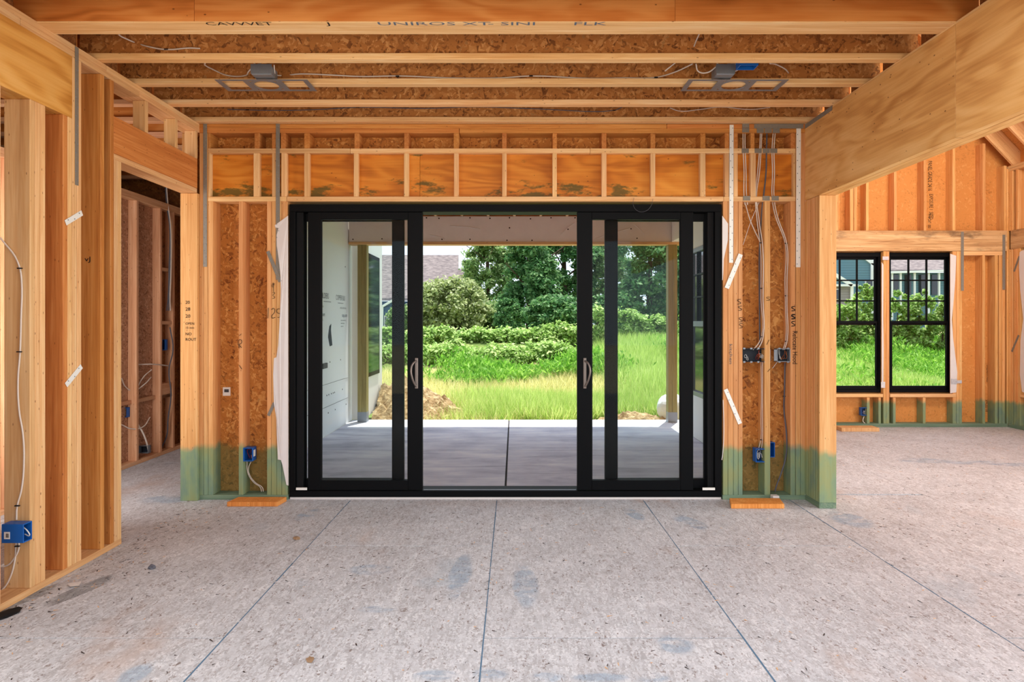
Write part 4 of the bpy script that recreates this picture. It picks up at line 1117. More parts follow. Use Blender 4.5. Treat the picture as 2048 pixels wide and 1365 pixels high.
# hall wiring
HB = lambda px, py, D=6.9: (X(px, D), D, Z(py, D))
g3 = 'cables in the hall wall'
for i in range(3):
    cable([HB(331 + i, 372, 7.05), HB(333 + i * 1.5, 410, 7.05), HB(339 + i, 450, 7.05), HB(338 + i * 2, 540, 7.05), HB(336 + i * 2, 600, 7.05), HB(333 + i * 4, 622, 7.05)], .006, 'cable_grey' if i < 2 else 'cable',
          ['leftmost grey cable of the bundle on the hall stud', 'middle grey cable of the bundle on the hall stud', 'pale cable of the bundle on the hall stud'][i], g3)
cable([HB(340, 655, 7.05), HB(346, 700, 7.05), HB(338, 740, 7.05), HB(342, 790, 7.05), HB(336, 840, 7.05), HB(334, 870, 7.05), HB(324, 895, 7.05)], .007, 'cable_grey', 'tangled grey cable hanging low on the hall stud', g3)
cable([HB(243, 731, 6.44), HB(300, 729, 6.7), HB(336, 732, 7.05)], .007, 'cable', 'white cable running level through the hall studs', g3)
cable([HB(270, 785, 6.5), HB(285, 757, 6.6), HB(303, 740, 6.75)], .006, 'cable', 'white cable arching up beside the hall stud', g3)
cable([HB(243, 757, 6.3), HB(252, 775, 6.4), HB(268, 782, 6.5), HB(290, 768, 6.6), HB(302, 755, 6.75)], .006, 'cable', 'white cable sagging between the hall studs', g3)
cable([HB(272, 845, 6.5), HB(285, 865, 6.55), HB(293, 885, 6.6), HB(298, 905, 6.65)], .009, 'cable', 'thick pale cable bending to the hall floor plate', g3)
cable([HB(243, 850, 6.3), HB(262, 858, 6.4), HB(285, 855, 6.55), HB(300, 835, 6.75)], .006, 'cable', 'low white cable looped between the hall studs', g3)
box_device('electrical_box', X(249, 6.42), Z(825, 6.42), 6.4, .075, .10, .05, 'blue_box', 'blue_in', 'blue box at the doorway edge on the hall wall', g2)
box_device('electrical_box', X(289, 6.62), Z(899, 6.62), 6.6, .10, .08, .05, 'steel_grey', 'box_dark', 'grey blue box low beside the hall floor plate', g2, wires=False)
box_device('electrical_box', X(327, 7.02), Z(690, 7.02), 7.0, .06, .12, .05, 'blue_box', 'blue_in', 'dark blue box high on the blocked hall bay', g2, wires=False)

# ceiling cables and lights
g4 = 'cables along the ceiling joists'
def CJ(px, py, D): return (X(px, D), D, Z(py, D))
d2, d3, d4, d5 = 3.922, 4.327, 4.732, 5.135
cable([CJ(240, 62, d2 - .3), CJ(262, 82, d2), CJ(300, 94, d2), CJ(335, 99, d2), CJ(380, 96, d2), CJ(400, 97, d2)], .0045, label='white cable drooping across the second joist at the left', group=g4, staples=[CJ(333, 99, d2)])
cable([CJ(408, 124, 4.02), CJ(430, 141, d3), CJ(455, 151, d3), CJ(487, 152, d3), CJ(500, 140, 4.2), CJ(510, 131, 4.18), CJ(522, 127, 4.18)], .0045, label='white cable feeding the light box at the left', group=g4)
cable([CJ(548, 130, 4.18), CJ(549, 142, 4.2), CJ(556, 151, d3), CJ(600, 148, d3), CJ(660, 150, d3), CJ(720, 153, d3), CJ(800, 152, d3), CJ(900, 156, d3), CJ(1000, 156, d3), CJ(1062, 152, d3), CJ(1180, 157, d3), CJ(1250, 156, d3), CJ(1310, 155, d3), CJ(1345, 146, d3), CJ(1385, 128, 4.2)], .0045, label='long white cable strung between the two ceiling light boxes', group=g4, staples=[CJ(795, 153, d3 - .01), CJ(1062, 152, d3 - .01), CJ(1312, 155, d3 - .01)])
cable([CJ(455, 219, d5 - .02), CJ(560, 221, d5 - .02), CJ(640, 219, d5 - .02), CJ(715, 215, d5 - .02), CJ(850, 217, d5 - .02), CJ(950, 214, d5 - .02), CJ(1050, 217, d5 - .02), CJ(1228, 221, d5 - .02), CJ(1245, 214, d5 - .02)], .0035, 'cable_grey', 'thin dark cable running along the joist nearest the wall', g4, staples=[CJ(495, 220, d5 - .03), CJ(715, 215, d5 - .03), CJ(1228, 221, d5 - .03)])
cable([CJ(1388, 93, d2), CJ(1393, 80, d2), CJ(1402, 66, d2 - .2)], .004, label='short white cable rising to the carrier beam', group=g4)
cable([CJ(1330, 142, d3 - .1), CJ(1345, 130, d3 - .15), CJ(1358, 120, 4.0)], .004, label='short white cable slanting below the second joist', group=g4)
cable([CJ(1392, 128, 4.16), CJ(1397, 143, 4.2), CJ(1415, 145, 4.2), CJ(1432, 134, 4.18), CJ(1440, 129, 4.18)], .0045, label='white cable loop on the left of the light box near the beam', group=g4)
cable([CJ(1466, 143, 4.18), CJ(1476, 139, 4.18), CJ(1474, 130, 4.18), CJ(1455, 128, 4.18)], .004, label='white cable loop on the right of the light box near the beam', group=g4)
cable([CJ(1540, 127, 4.05), CJ(1555, 130, 4.2), CJ(1570, 138, 4.25), CJ(1577, 146, d3)], .0045, label='white cable end curling past the blue ceiling box', group=g4)
cable([CJ(1340, 216, d5 - .02), CJ(1358, 222, d5 - .02), CJ(1400, 219, d5 - .02), CJ(1440, 214, d5 - .02), CJ(1500, 219, d5 - .02), CJ(1540, 215, d5 - .02)], .0035, 'cable', 'thin cable waving along the wall joist near the beam', g4)

def light_plate(x0, x1, label):
    t = empty('light_plate', ((x0 + x1) / 2, 4.32, 3.08), label, 'light fitting', 'recessed light rough in plates')
    y0, y1, z = 4.22, 4.43, 3.078
    bm = bmesh.new(); xc, yc = (x0 + x1) / 2, (y0 + y1) / 2; W, Hh = x1 - x0, y1 - y0
    me = bpy.data.meshes.new('plate')
    # plate as strips around one round and two square openings
    verts, faces = [], []
    def quad(a, b, c, d):
        i = len(verts); verts.extend([(a, c, 0), (b, c, 0), (b, d, 0), (a, d, 0)]); faces.append((i, i + 1, i + 2, i + 3))
    hw, hh = W / 2, Hh / 2; m = .025; r = .085
    quad(-hw, hw, -hh, -hh + m); quad(-hw, hw, hh - m, hh)
    quad(-hw, -hw + .035, -hh + m, hh - m); quad(hw - .035, hw, -hh + m, hh - m)
    q0, q1 = r + .03, r
    for s in (-1, 1):
        a, b = sorted((s * (r + .005), s * (r + .045))); quad(a, b, -hh + m, hh - m)
    n = 20
    i0 = len(verts); R2 = hh - m
    for q in range(n):
        a = 2 * math.pi * q / n; ca, sa = math.cos(a), math.sin(a)
        verts.append((r * .95 * ca, (R2 - .004) * sa, 0))
        f = 1 / max(abs(ca), abs(sa)); verts.append((min(1, max(-1, ca * f)) * (r + .006), min(1, max(-1, sa * f)) * R2, 0))
    for q in range(n):
        a, b = i0 + 2 * q, i0 + 2 * ((q + 1) % n); faces.append((a, a + 1, b + 1, b))
    o = mesh_obj('plate', [(v[0] + xc, v[1] + yc, z - .0015) for v in verts], faces, 'steel_grey', t, loc=(xc, yc, z))
    md = o.modifiers.new('thick', 'SOLIDIFY'); md.thickness = .0018
    return t
for x0, x1, b0, b1, lab in ((-2.0, -1.38, 505, 545, 'grey light plate with junction box under the joist on the left'), (1.165, 1.835, 1431, 1467, 'grey light plate with junction box under the joist near the beam')):
    t = light_plate(x0, x1, lab)
    jb = piece('junction_box', (X(b0, 4.18), X(b1, 4.18)), (4.16, 4.27), (3.085, Z(133, 4.18)), 'steel_grey', t, bev=0.003)
    piece('box_lid', (X(b0, 4.18) - .003, X(b1, 4.18) + .003), (4.155, 4.16), (3.09, Z(131, 4.18)), 'steel_grey', jb, bev=0.001)
    tube('fixture_wire', [(X(b0 + 10, 4.2), 4.2, Z(134, 4.18)), (X(b0 + 6, 4.2), 4.2, Z(126, 4.18)), (X(b0 - 2, 4.2), 4.2, Z(121, 4.18))], .003, 'cable', t)
t = empty('electrical_box', (X(1498, 4.05), 4.08, 3.09), 'blue plastic ceiling box beside the second joist', 'electrical box', g2)
cx0, cx1 = X(1480, 4.02), X(1517, 4.02)
piece('side', (cx0, cx1), (4.02, 4.026), (3.09, 3.135), 'blue_box', t, bev=.001); piece('side', (cx0, cx1), (4.094, 4.10), (3.09, 3.135), 'blue_box', t, bev=.001)
piece('side', (cx0, cx0 + .006), (4.026, 4.094), (3.09, 3.135), 'blue_box', t, bev=.001); piece('side', (cx1 - .006, cx1), (4.026, 4.094), (3.09, 3.135), 'blue_box', t, bev=.001)
piece('back', (cx0 + .006, cx1 - .006), (4.026, 4.094), (3.125, 3.135), 'blue_in', t, bev=.001)
b = box_device('electrical_box', X(1730, YR), Z(824, YR), YR + .005, .10, .11, .06, 'blue_box', 'blue_in', 'small blue box under the half hidden window', g2)
cable([P(1728, 833, YR + .03), P(1726, 843, YR + .03), P(1731, 848, YR + .03)], .006, 'cable', 'stub of cable under the small blue box by the window')

# ================================================================== THINGS ON THE FLOOR
def offcut(x0, x1, y0, y1, h, label, cut=.03, mat='scrap', group='lumber offcuts on the floor'):
    vs = [(x0, y0, 0), (x1 - cut, y0, 0), (x1, y1, 0), (x0 + cut * 1.3, y1, 0)]
    o = prism('lumber_offcut', [(a, b, .0008) for a, b, c in vs], (0, 0, 1), h, mat)
    bm = bmesh.new(); bm.from_mesh(o.data); bmesh.ops.bevel(bm, geom=bm.edges[:], offset=.003, segments=1, affect='EDGES'); bm.to_mesh(o.data); bm.free()
    return tag(o, label, 'wood offcut', group)
Df = lambda py: EYE * FOC / (py - CY)
offcut(X(453, 4.98), X(573, 5.13), 4.985, 5.135, .036, 'orange wood offcut lying at the foot of the wall left of the door', .02)
offcut(X(1462, 4.93), X(1570, 5.0), 4.93, 5.10, .036, 'chamfered wood offcut lying at the foot of the right stud bay', .035)
offcut(X(1682, 8.42), X(1759, 8.42), 8.40, 8.60, .05, 'pale plank offcut on the side room floor below the window', .01, 'stud')
o = piece('wood_block', (X(1545, 5.12), X(1558, 5.12)), (5.11, 5.165), (.0005, .05), 'paper', bev=.003); tag(o, 'small pale block against the bottom plate in the right bay', 'wood block')
o = mesh_obj('paper_scrap', [P(135, 1176, 3.49), P(150, 1170, 3.51), P(163, 1173, 3.52), P(158, 1178, 3.47), P(140, 1180, 3.45), P(148, 1171, 3.5)], [(0, 1, 2, 3, 4)], 'paper')
for v in o.data.vertices: v.co.z = max(.003, v.co.z * 0 + .004 + .01 * random.random())
tag(o, 'crumpled white scrap on the floor near the left wall', 'scrap')
def chip(name, px, py, s, mat, label, cat, h=.012):
    D = Df(py); x = X(px, D)
    bm = bmesh.new(); bmesh.ops.create_icosphere(bm, subdivisions=2, radius=1)
    rs = random.Random(px)
    for v in bm.verts: v.co = (v.co.x * s * rs.uniform(.6, 1.2), v.co.y * s * .6 * rs.uniform(.6, 1.2), max(v.co.z, -.5) * h * rs.uniform(.6, 1.1))
    zmin = min(v.co.z for v in bm.verts)
    me = bpy.data.meshes.new(name); bm.to_mesh(me); bm.free(); me.materials.append(M[mat])
    o = bpy.data.objects.new(name, me); o.location = (x, D, -zmin + .0005); o.rotation_euler = (0, 0, rs.uniform(0, 3))
    return tag(link(o), label, cat)
chip('debris_lump', 304, 1139, .022, 'cable_grey', 'dark blue grey lump on the floor left of the chalk line', 'debris', .02)
chip('debris_lump', 593, 1079, .035, 'dry_leaf', 'dry leaf like scrap on the floor before the door', 'debris', .012)
chip('debris_lump', 620, 1322, .03, 'dry_leaf', 'brown bark scrap on the near floor', 'debris', .006)
chip('debris_lump', 6, 1232, .09, 'black_rubber', 'black felt scrap at the foot of the left wall', 'debris', .01)
# loose shavings: uncountable
n = 2600
pv = np.zeros((n * 4, 3)); 
xs = RNG.uniform(-2.5, 6.6, n); ys = RNG.uniform(1.9, 8.6, n)
ok = ~((ys > 5.0) & (xs < 2.6)); xs, ys = xs[ok], ys[ok]; n = len(xs)
nearL = RNG.random(n) < .22; xs[nearL & (ys < 5)] = -2.55 + np.abs(RNG.normal(0, .18, (nearL & (ys < 5)).sum()))
ang = RNG.uniform(0, 6.28, n); L = RNG.uniform(.004, .016, n); W = RNG.uniform(.0008, .0024, n)
dx, dy = np.cos(ang), np.sin(ang)
pv = np.zeros((n, 4, 3))
for q, (a, b) in enumerate(((-1, -1), (1, -1), (1, 1), (-1, 1))):
    pv[:, q, 0] = xs + dx * L * a - dy * W * b; pv[:, q, 1] = ys + dy * L * a + dx * W * b; pv[:, q, 2] = .001 + (q % 2) * .002
half = n // 3
for nm, sl_, mt, lab in (('wood_shavings', slice(0, half), 'flange', 'pale wood shavings scattered over the subfloor'), ('sawdust_debris', slice(half, n), 'nail', 'dark splinters and specks scattered over the subfloor')):
    pp = pv[sl_].reshape(-1, 3); m_ = len(pp) // 4
    o = mesh_obj(nm, [tuple(v) for v in pp], [(4 * i, 4 * i + 1, 4 * i + 2, 4 * i + 3) for i in range(m_)], mt)
    tag(o, lab, 'debris', kind='stuff')

# ================================================================== OUTDOORS
def gz(x, y):
    t = np.clip((np.asarray(y) - 11.5) / 14.5, 0, 1); s = t * t * (3 - 2 * t)
    return -.27 + 1.25 * s + .06 * np.sin(np.asarray(x) * 1.3 + np.asarray(y) * .7) * np.clip((np.asarray(y) - 10.5) / 3, 0, 1)
gx = np.concatenate([np.linspace(-60, -12, 14), np.linspace(-11, 24, 60), np.linspace(26, 80, 14)])
gy = np.concatenate([np.linspace(-40, 4, 8), np.linspace(5, 32, 60), np.linspace(34, 110, 20)])
vs = [(x, y, float(gz(x, y)) - (.12 if y < 10.2 else 0) ) for y in gy for x in gx]
nx = len(gx)
fs = [(j * nx + i, j * nx + i + 1, (j + 1) * nx + i + 1, (j + 1) * nx + i) for j in range(len(gy) - 1) for i in range(nx - 1)]
o = mesh_obj('ground', vs, fs, 'ground', smooth=True); tag(o, 'sloping grassy ground beyond the patio', 'ground', kind='structure')

# dirt mound
bm = bmesh.new(); bmesh.ops.create_grid(bm, x_segments=34, y_segments=34, size=1)
rs = np.random.default_rng(3)
for v in bm.verts:
    r = math.hypot(v.co.x, v.co.y); h = max(0, 1 - r) ** .7
    bmp = .10 * math.sin(v.co.x * 13 + 2) * math.cos(v.co.y * 11) + .07 * rs.normal()
    v.co = (max(-2.395, -2.05 + v.co.x * 1.15), 11.6 + v.co.y * 1.1, -.32 + (.72 * h + bmp * (h > .05) * .6))
me = bpy.data.meshes.new('dirt_mound'); bm.to_mesh(me); bm.free(); me.materials.append(M['dirt'])
o = bpy.data.objects.new('dirt_mound', me); link(o); tag(o, 'lumpy tan dirt mound at the slab edge on the left', 'dirt mound')
bm = bmesh.new(); bmesh.ops.create_grid(bm, x_segments=26, y_segments=20, size=1)
for v in bm.verts:
    r = math.hypot(v.co.x, v.co.y); h = max(0, 1 - r) ** .8
    v.co = (2.05 + v.co.x * .9, 10.75 + v.co.y * .6, -.34 + .28 * h + (.03 * rs.normal() if h > .05 else 0))
me = bpy.data.meshes.new('dirt_mound'); bm.to_mesh(me); bm.free(); me.materials.append(M['dirt'])
o = bpy.data.objects.new('dirt_mound', me); link(o); tag(o, 'low sandy heap beside the yellowish right post', 'dirt mound')
bm = bmesh.new(); bmesh.ops.create_icosphere(bm, subdivisions=3, radius=1)
for v in bm.verts: v.co = (2.72 + v.co.x * .26, 10.9 + v.co.y * .2, -.02 + v.co.z * .24 + .02 * math.sin(v.co.x * 9 + v.co.y * 7))
me = bpy.data.meshes.new('plastic_bag'); bm.to_mesh(me); bm.free(); me.materials.append(M['bag'])
o = bpy.data.objects.new('plastic_bag', me); link(o); tag(o, 'white plastic bag slumped behind the yellowish post', 'bag')
o = piece('wood_block', (2.28, 2.46), (10.20, 10.32), (-.262, -.17), 'treated_post'); tag(o, 'short timber block at the foot of the yellowish post', 'wood block')

def quads(name, Pn, U, V, mat, parent=None, loc=None):
    n = len(Pn)
    co = np.empty((n, 4, 3), np.float32)
    co[:, 0] = Pn - U; co[:, 1] = Pn + V; co[:, 2] = Pn + U; co[:, 3] = Pn - V
    if loc is not None: co -= np.asarray(loc, np.float32)
    me = bpy.data.meshes.new(name)
    me.vertices.add(n * 4); me.loops.add(n * 4); me.polygons.add(n)
    me.vertices.foreach_set('co', co.ravel())
    me.loops.foreach_set('vertex_index', np.arange(n * 4, dtype=np.int32))
    me.polygons.foreach_set('loop_start', np.arange(0, n * 4, 4, dtype=np.int32))
    me.update(calc_edges=True)
    me.materials.append(M[mat])
    o = bpy.data.objects.new(name, me)
    if loc is not None: o.location = loc
    return link(o, parent)

def leaf_cloud(name, blobs, n, size, mat, parent, rng, shell=.55, up=.6, elong=1.0, loc=None):
    w = np.array([b[3] * b[4] * b[5] for b in blobs]) ** .67; w /= w.sum()
    idx = rng.choice(len(blobs), n, p=w); Bq = np.array(blobs)[idx]
    d = rng.normal(size=(n, 3)); d /= np.linalg.norm(d, axis=1)[:, None]
    r = np.abs(rng.normal(0, .62, n)) + .12
    Pn = Bq[:, :3] + d * Bq[:, 3:6] * r[:, None]
    nrm = d * .5 + rng.normal(size=(n, 3)) * .55 + np.array([0, 0, up]); nrm /= np.linalg.norm(nrm, axis=1)[:, None]
    t = rng.normal(size=(n, 3)); U = np.cross(nrm, t); U /= np.linalg.norm(U, axis=1)[:, None]; V = np.cross(nrm, U)
    s = size * rng.uniform(.6, 1.3, n)[:, None]
    return quads(name, Pn, U * s * elong, V * s * .55, mat, parent, loc)

def trunk_mesh(name, base, h, r, parent, rng, branches=6, lean=0.0):
    bm = bmesh.new()
    def limb(a, b, r0, r1, seg=7):
        a, b = Vector(a), Vector(b); q = (b - a).to_track_quat('Z', 'Y').to_matrix().to_4x4()
        m = Matrix.Translation((a + b) / 2) @ q
        bmesh.ops.create_cone(bm, cap_ends=True, segments=seg, radius1=r0, radius2=r1, depth=(b - a).length, matrix=m)
    top = Vector((base[0] + lean, base[1], base[2] + h))
    limb((base[0], base[1], base[2] - .1), top, r, r * .4)
    for i in range(branches):
        f = rng.uniform(.35, .95); p = Vector(base).lerp(top, f); a = rng.uniform(0, 6.28); L = h * rng.uniform(.18, .4)
        limb(p, p + Vector((math.cos(a) * L, math.sin(a) * L, L * .7)), r * .4 * (1.2 - f), r * .1, 5)
    me = bpy.data.meshes.new(name); bm.to_mesh(me); bm.free(); me.materials.append(M['bark'])
    o = bpy.data.objects.new(name, me); return link(o, parent)

def tree(px, D, top_py, half_px, mat, label, n=16000, size=.13, seed=1, base_py=None, conical=False, group='trees beyond the meadow', elong=1.0):
    rng = np.random.default_rng(seed)
    x = X(px, D); zt = Z(top_py, D); rad = half_px * D / FOC; z0 = float(gz(x, D)); h = zt - z0
    t = empty('tree', (x, D, z0), label, 'tree', group)
    blobs = []
    m = 110
    for i in range(m):
        f = (i + .5) / m
        if conical: rr = rad * (1.05 - .85 * f) ; zc = z0 + h * (.06 + .88 * f)
        else: rr = rad * math.sqrt(max(.05, 1 - (1.7 * f - .75) ** 2)); zc = z0 + h * (.10 + .80 * f)
        a = rng.uniform(0, 6.28); q = rr * rng.uniform(.15, .98) ** .6; s = rad * rng.uniform(.10, .24)
        blobs.append((x + math.cos(a) * q, D + math.sin(a) * q, zc, s, s, s * rng.uniform(.6, .9)))
    leaf_cloud('crown', blobs, n, size, mat, t, rng, elong=elong, loc=(x, D, z0))
    trunk_mesh('trunk', (x, D, z0), h * .72, .035 * h, t, rng)
    return t
tree(902, 27, 556, 78, 'leaf_olive', 'rounded olive green tree in front of the shingle roof', 42000, .085, 2, elong=1.0)
tree(975, 36, 455, 62, 'leaf_mid', 'airy broadleaf tree rising between the roof and the dark evergreen', 34000, .10, 3)
tree(1060, 31, 400, 70, 'leaf_ever', 'dense dark evergreen in the middle of the door opening', 70000, .09, 4, conical=True, elong=1.2)
tree(1128, 34, 420, 74, 'leaf_ever', 'dark spreading tree just right of the evergreen', 50000, .105, 5)
tree(1215, 36, 430, 70, 'leaf_mid', 'tall leafy tree behind the black inner stile of the right panel', 32000, .09, 6)
tree(1300, 30, 420, 84, 'leaf_ever', 'tall shady tree filling the right door glass', 46000, .10, 7)
tree(1395, 33, 400, 66, 'leaf_mid', 'leafy tree behind the yellowish patio post', 22000, .09, 8)
tree(1018, 25, 592, 30, 'leaf_ever', 'small dark green shrubby tree at the foot of the evergreen', 14000, .06, 9)
tree(800, 29, 610, 26, 'leaf_mid', 'small tree before the navy house wall', 12000, .06, 10)

for i, (px, D, ty, hw, mt, lab) in enumerate([(955, 29, 600, 60, 'leaf_mid', 'low broad tree filling the gap between olive tree and evergreen'), (1110, 28, 590, 60, 'leaf_ever', 'low dark tree at the foot of the spreading tree'), (1240, 29, 585, 60, 'leaf_ever', 'low dark tree behind the right door glass'), (1350, 29, 590, 50, 'leaf_ever', 'low dark tree beside the yellowish patio post')]):
    tree(px, D, ty, hw, mt, lab, 22000, .09, 70 + i)
def shrub(px, D, top_py, half_px, mat, label, n=5200, size=.085, seed=1, group='vine covered shrubs of the hedge', deep=1.0):
    rng = np.random.default_rng(seed + 100)
    x = X(px, D); zt = Z(top_py, D); rad = half_px * D / FOC; z0 = float(gz(x, D)); h = max(.35, zt - z0)
    t = empty('shrub', (x, D, z0), label, 'shrub', group)
    blobs = []
    for i in range(48):
        a = rng.uniform(-1, 1); b = rng.uniform(-1, 1)
        hh = h * (1 - .35 * a * a) * (.15 + .8 * (i / 47)); s = rad * rng.uniform(.10, .24)
        blobs.append((x + a * rad * .85, D + b * rad * .6 * deep, z0 + hh - min(s, h * .4) * .6, s, s, min(s, h * .4)))
    leaf_cloud('foliage', blobs, n, size, mat, t, rng, shell=.4, up=.9, loc=(x, D, z0))
    trunk_mesh('stem', (x, D, z0), h * .6, .03, t, rng, 4)
    return t
names = ['pale vine covered shrub', 'bright leafy shrub', 'dense low shrub', 'loose vine draped shrub']
beside = ['before the navy house wall', 'behind the left door handle', 'under the olive tree', 'below the gap beside the olive tree', 'below the evergreen trunk', 'below the dark spreading tree', 'just left of the right door handle', 'seen through the narrow right glass slit',
          'left half of the right door glass', 'right half of the right door glass', 'behind the yellowish patio post']
for i, (px, D, ty, hw, mt) in enumerate([(778, 21, 655, 34, 'leaf_vine'), (838, 21, 648, 40, 'leaf_vine'), (885, 20, 652, 44, 'leaf_vine'), (945, 22, 656, 42, 'leaf_vine'), (1005, 22, 656, 44, 'leaf_vine'), (1065, 22, 655, 44, 'leaf_vine'), (1125, 22, 643, 46, 'leaf_vine'),
                                         (1195, 21, 612, 34, 'leaf_vine'), (1262, 22, 614, 40, 'leaf_vine'), (1322, 22, 628, 40, 'leaf_vine'), (1385, 22, 620, 40, 'leaf_vine')]):
    shrub(px, D, ty, hw, mt, names[i % 4] + ' ' + beside[i], 13000, .07, i)
# second, nearer rank of vines
for i, (px, D, ty, hw, lab) in enumerate([(790, 18.2, 690, 50, 'near vine mound behind the left sliding glass'), (880, 18.2, 688, 64, 'near vine mound left of the opening centre'), (985, 18.5, 690, 64, 'near vine mound at the opening centre'), (1095, 18.5, 684, 64, 'near vine mound right of the opening centre')]):
    shrub(px, D, ty, hw, 'leaf_vine', lab, 20000, .06, 40 + i, 'vine mounds before the hedge')
# hedge seen by the side room windows
for i, (px, D, ty, hw, mt, lab) in enumerate([(1650, 20, 600, 34, 'leaf_vine', 'hedge shrub behind the stud post edge'), (1700, 20, 590, 34, 'leaf_vine', 'hedge shrub in the lower left panes of the half hidden window'), (1735, 21, 556, 26, 'leaf_vine', 'taller hedge shrub in the right panes of the half hidden window'), (1795, 20, 572, 32, 'leaf_vine', 'hedge shrub in the left panes of the whole window'),
                                              (1838, 20, 566, 30, 'leaf_vine', 'hedge shrub in the middle panes of the whole window'), (1885, 20, 574, 32, 'leaf_vine', 'hedge shrub in the right panes of the whole window'), (1940, 20, 580, 34, 'leaf_vine', 'hedge shrub hidden mostly behind the far wall'), (2040, 18, 590, 50, 'leaf_vine', 'hedge shrub outside the side wall window')]):
    shrub(px, D, ty, hw, mt, lab, 11000, .065, 60 + i, 'hedge shrubs beyond the side room windows')

# meadow: uncountable weeds and grass
def weeds(name, n, xr, yr, h, mat, label, leaf=.05, per=14, seed=1, keep=None):
    rng = np.random.default_rng(seed)
    x = rng.uniform(*xr, n); y = rng.uniform(*yr, n)
    if keep is not None:
        kk = keep(x, y, rng); x, y = x[kk], y[kk]
    n = len(x); hh = h * rng.uniform(.5, 1.25, n) * (.75 + .5 * np.sin(x * 1.7 + 1) * np.cos(y * 1.3))
    X0 = np.repeat(x, per); Y0 = np.repeat(y, per); H0 = np.repeat(hh, per); f = rng.random(n * per)
    sp = .05 + .12 * f
    Pn = np.stack([X0 + rng.normal(size=n * per) * sp, Y0 + rng.normal(size=n * per) * sp, gz(X0, Y0) + H0 * f ** .8], 1)
    up = np.stack([rng.normal(size=n * per) * .6, rng.normal(size=n * per) * .6, rng.uniform(.4, 1.2, n * per)], 1)
    up /= np.linalg.norm(up, axis=1)[:, None]
    t = rng.normal(size=(n * per, 3)); V = np.cross(up, t); V /= np.linalg.norm(V, axis=1)[:, None]
    s = leaf * rng.uniform(.6, 1.4, n * per)[:, None]
    o = quads(name, Pn, up * s, V * s * .28, mat)
    return tag(o, label, 'weeds', kind='stuff')
def patch(x, y, rng, thr=0.0): return (np.sin(x * .9 + 1.2) + np.sin(y * 1.1 + x * .4) + rng.normal(size=len(x)) * .35) > thr
weeds('weeds', 2600, (-9, 4.5), (15.0, 17.4), .46, 'leaf_weed', 'bright green feathery weeds before the hedge', .075, 18, 21, lambda x, y, r: patch(x, y, r, -1.0) & (y > 15.5 + .6 * np.sin(x * 1.3)) & (x < 3.0))
weeds('weeds', 7200, (4.5, 19), (9.6, 22), .42, 'leaf_weed', 'bright green weeds outside the side room windows', .07, 16, 22)

def blades(name, n, xr, yr, h, mat, label, w=.006, seed=1, keep=None, lean=1.1):
    rng = np.random.default_rng(seed)
    x = rng.uniform(*xr, n); y = rng.uniform(*yr, n)
    if keep is not None:
        kk = keep(x, y, rng); x, y = x[kk], y[kk]
    n = len(x); hh = h * rng.uniform(.45, 1.2, n)
    a = rng.uniform(0, 6.28, n); l = lean * hh * rng.random(n)
    z = gz(x, y)
    co = np.empty((n, 3, 3), np.float32)
    wx, wy = np.cos(a + 1.57) * w, np.sin(a + 1.57) * w
    co[:, 0] = np.stack([x - wx, y - wy, z], 1); co[:, 1] = np.stack([x + wx, y + wy, z], 1)
    co[:, 2] = np.stack([x + np.cos(a) * l, y + np.sin(a) * l, z + hh], 1)
    me = bpy.data.meshes.new(name)
    me.vertices.add(n * 3); me.loops.add(n * 3); me.polygons.add(n)
    me.vertices.foreach_set('co', co.ravel()); me.loops.foreach_set('vertex_index', np.arange(n * 3, dtype=np.int32))
    me.polygons.foreach_set('loop_start', np.arange(0, n * 3, 3, dtype=np.int32)); me.update(calc_edges=True)
    me.materials.append(M[mat])
    return tag(link(bpy.data.objects.new(name, me)), label, 'grass', kind='stuff')
clear = lambda x, y: ~(((x + 2.05) / 1.2) ** 2 + ((y - 11.6) / 1.15) ** 2 < 1) & ~(((x - 2.1) / .95) ** 2 + ((y - 10.75) / .65) ** 2 < 1)
edge = lambda x, y: ((x > -2.36) | (y > 11.75)) & (y > 10.55 + .35 * np.sin(x * 2.1) + .3 * np.sin(x * 5.3 + 1))
blades('grass', 52000, (-7, 4.6), (10.3, 16.6), .24, 'grass_dry', 'dry straw coloured grass near the slab', .006, 31, lambda x, y, r: clear(x, y) & edge(x, y))
blades('grass', 42000, (-1.4, 5.2), (10.5, 13.6), .34, 'grass_green', 'tall soft yellow green grass at the slab edge', .006, 32, lambda x, y, r: clear(x, y) & edge(x, y) & (x + r.normal(size=len(x)) * .5 > -.9))
blades('grass', 90000, (2.2, 9.5), (13.2, 21.5), .42, 'grass_green', 'green meadow grass rising to the hedge on the right', .010, 33, lambda x, y, r: x > 2.6 + r.normal(size=len(x)) * .35)
blades('grass', 40000, (4.6, 18), (9.2, 13.5), .22, 'grass_dry', 'pale trampled grass below the side room windows', .007, 34)

# neighbour houses
hA = empty('neighbor_house', (-9, 46, .9), 'neighbour house with brown shingle roof and navy wall at left', 'house', 'houses beyond the hedge')
D = 46
hz_ = lambda py, d=D: Z(py, d)
hx_ = lambda px, d=D: X(px, d)
prism('roof', [(hx_(690), 48, hz_(600)), (hx_(912), 48, hz_(600)), (hx_(903), 52, hz_(515, 52)), (hx_(700), 52, hz_(515, 52))], (0, .3, 1), .2, 'shingle', hA)
prism('roof', [(hx_(890), 49, hz_(600)), (hx_(925), 49, hz_(600)), (hx_(914), 52, hz_(543, 52)), (hx_(895), 52, hz_(543, 52))], (0, .3, 1), .2, 'shingle', hA)
piece('wall', (hx_(690), hx_(912)), (48.2, 56), (.5, hz_(601)), 'siding_navy', hA)
hb = piece('gable_wall', (hx_(756), hx_(806)), (46, 48.2), (.5, hz_(613)), 'siding_navy', hA)
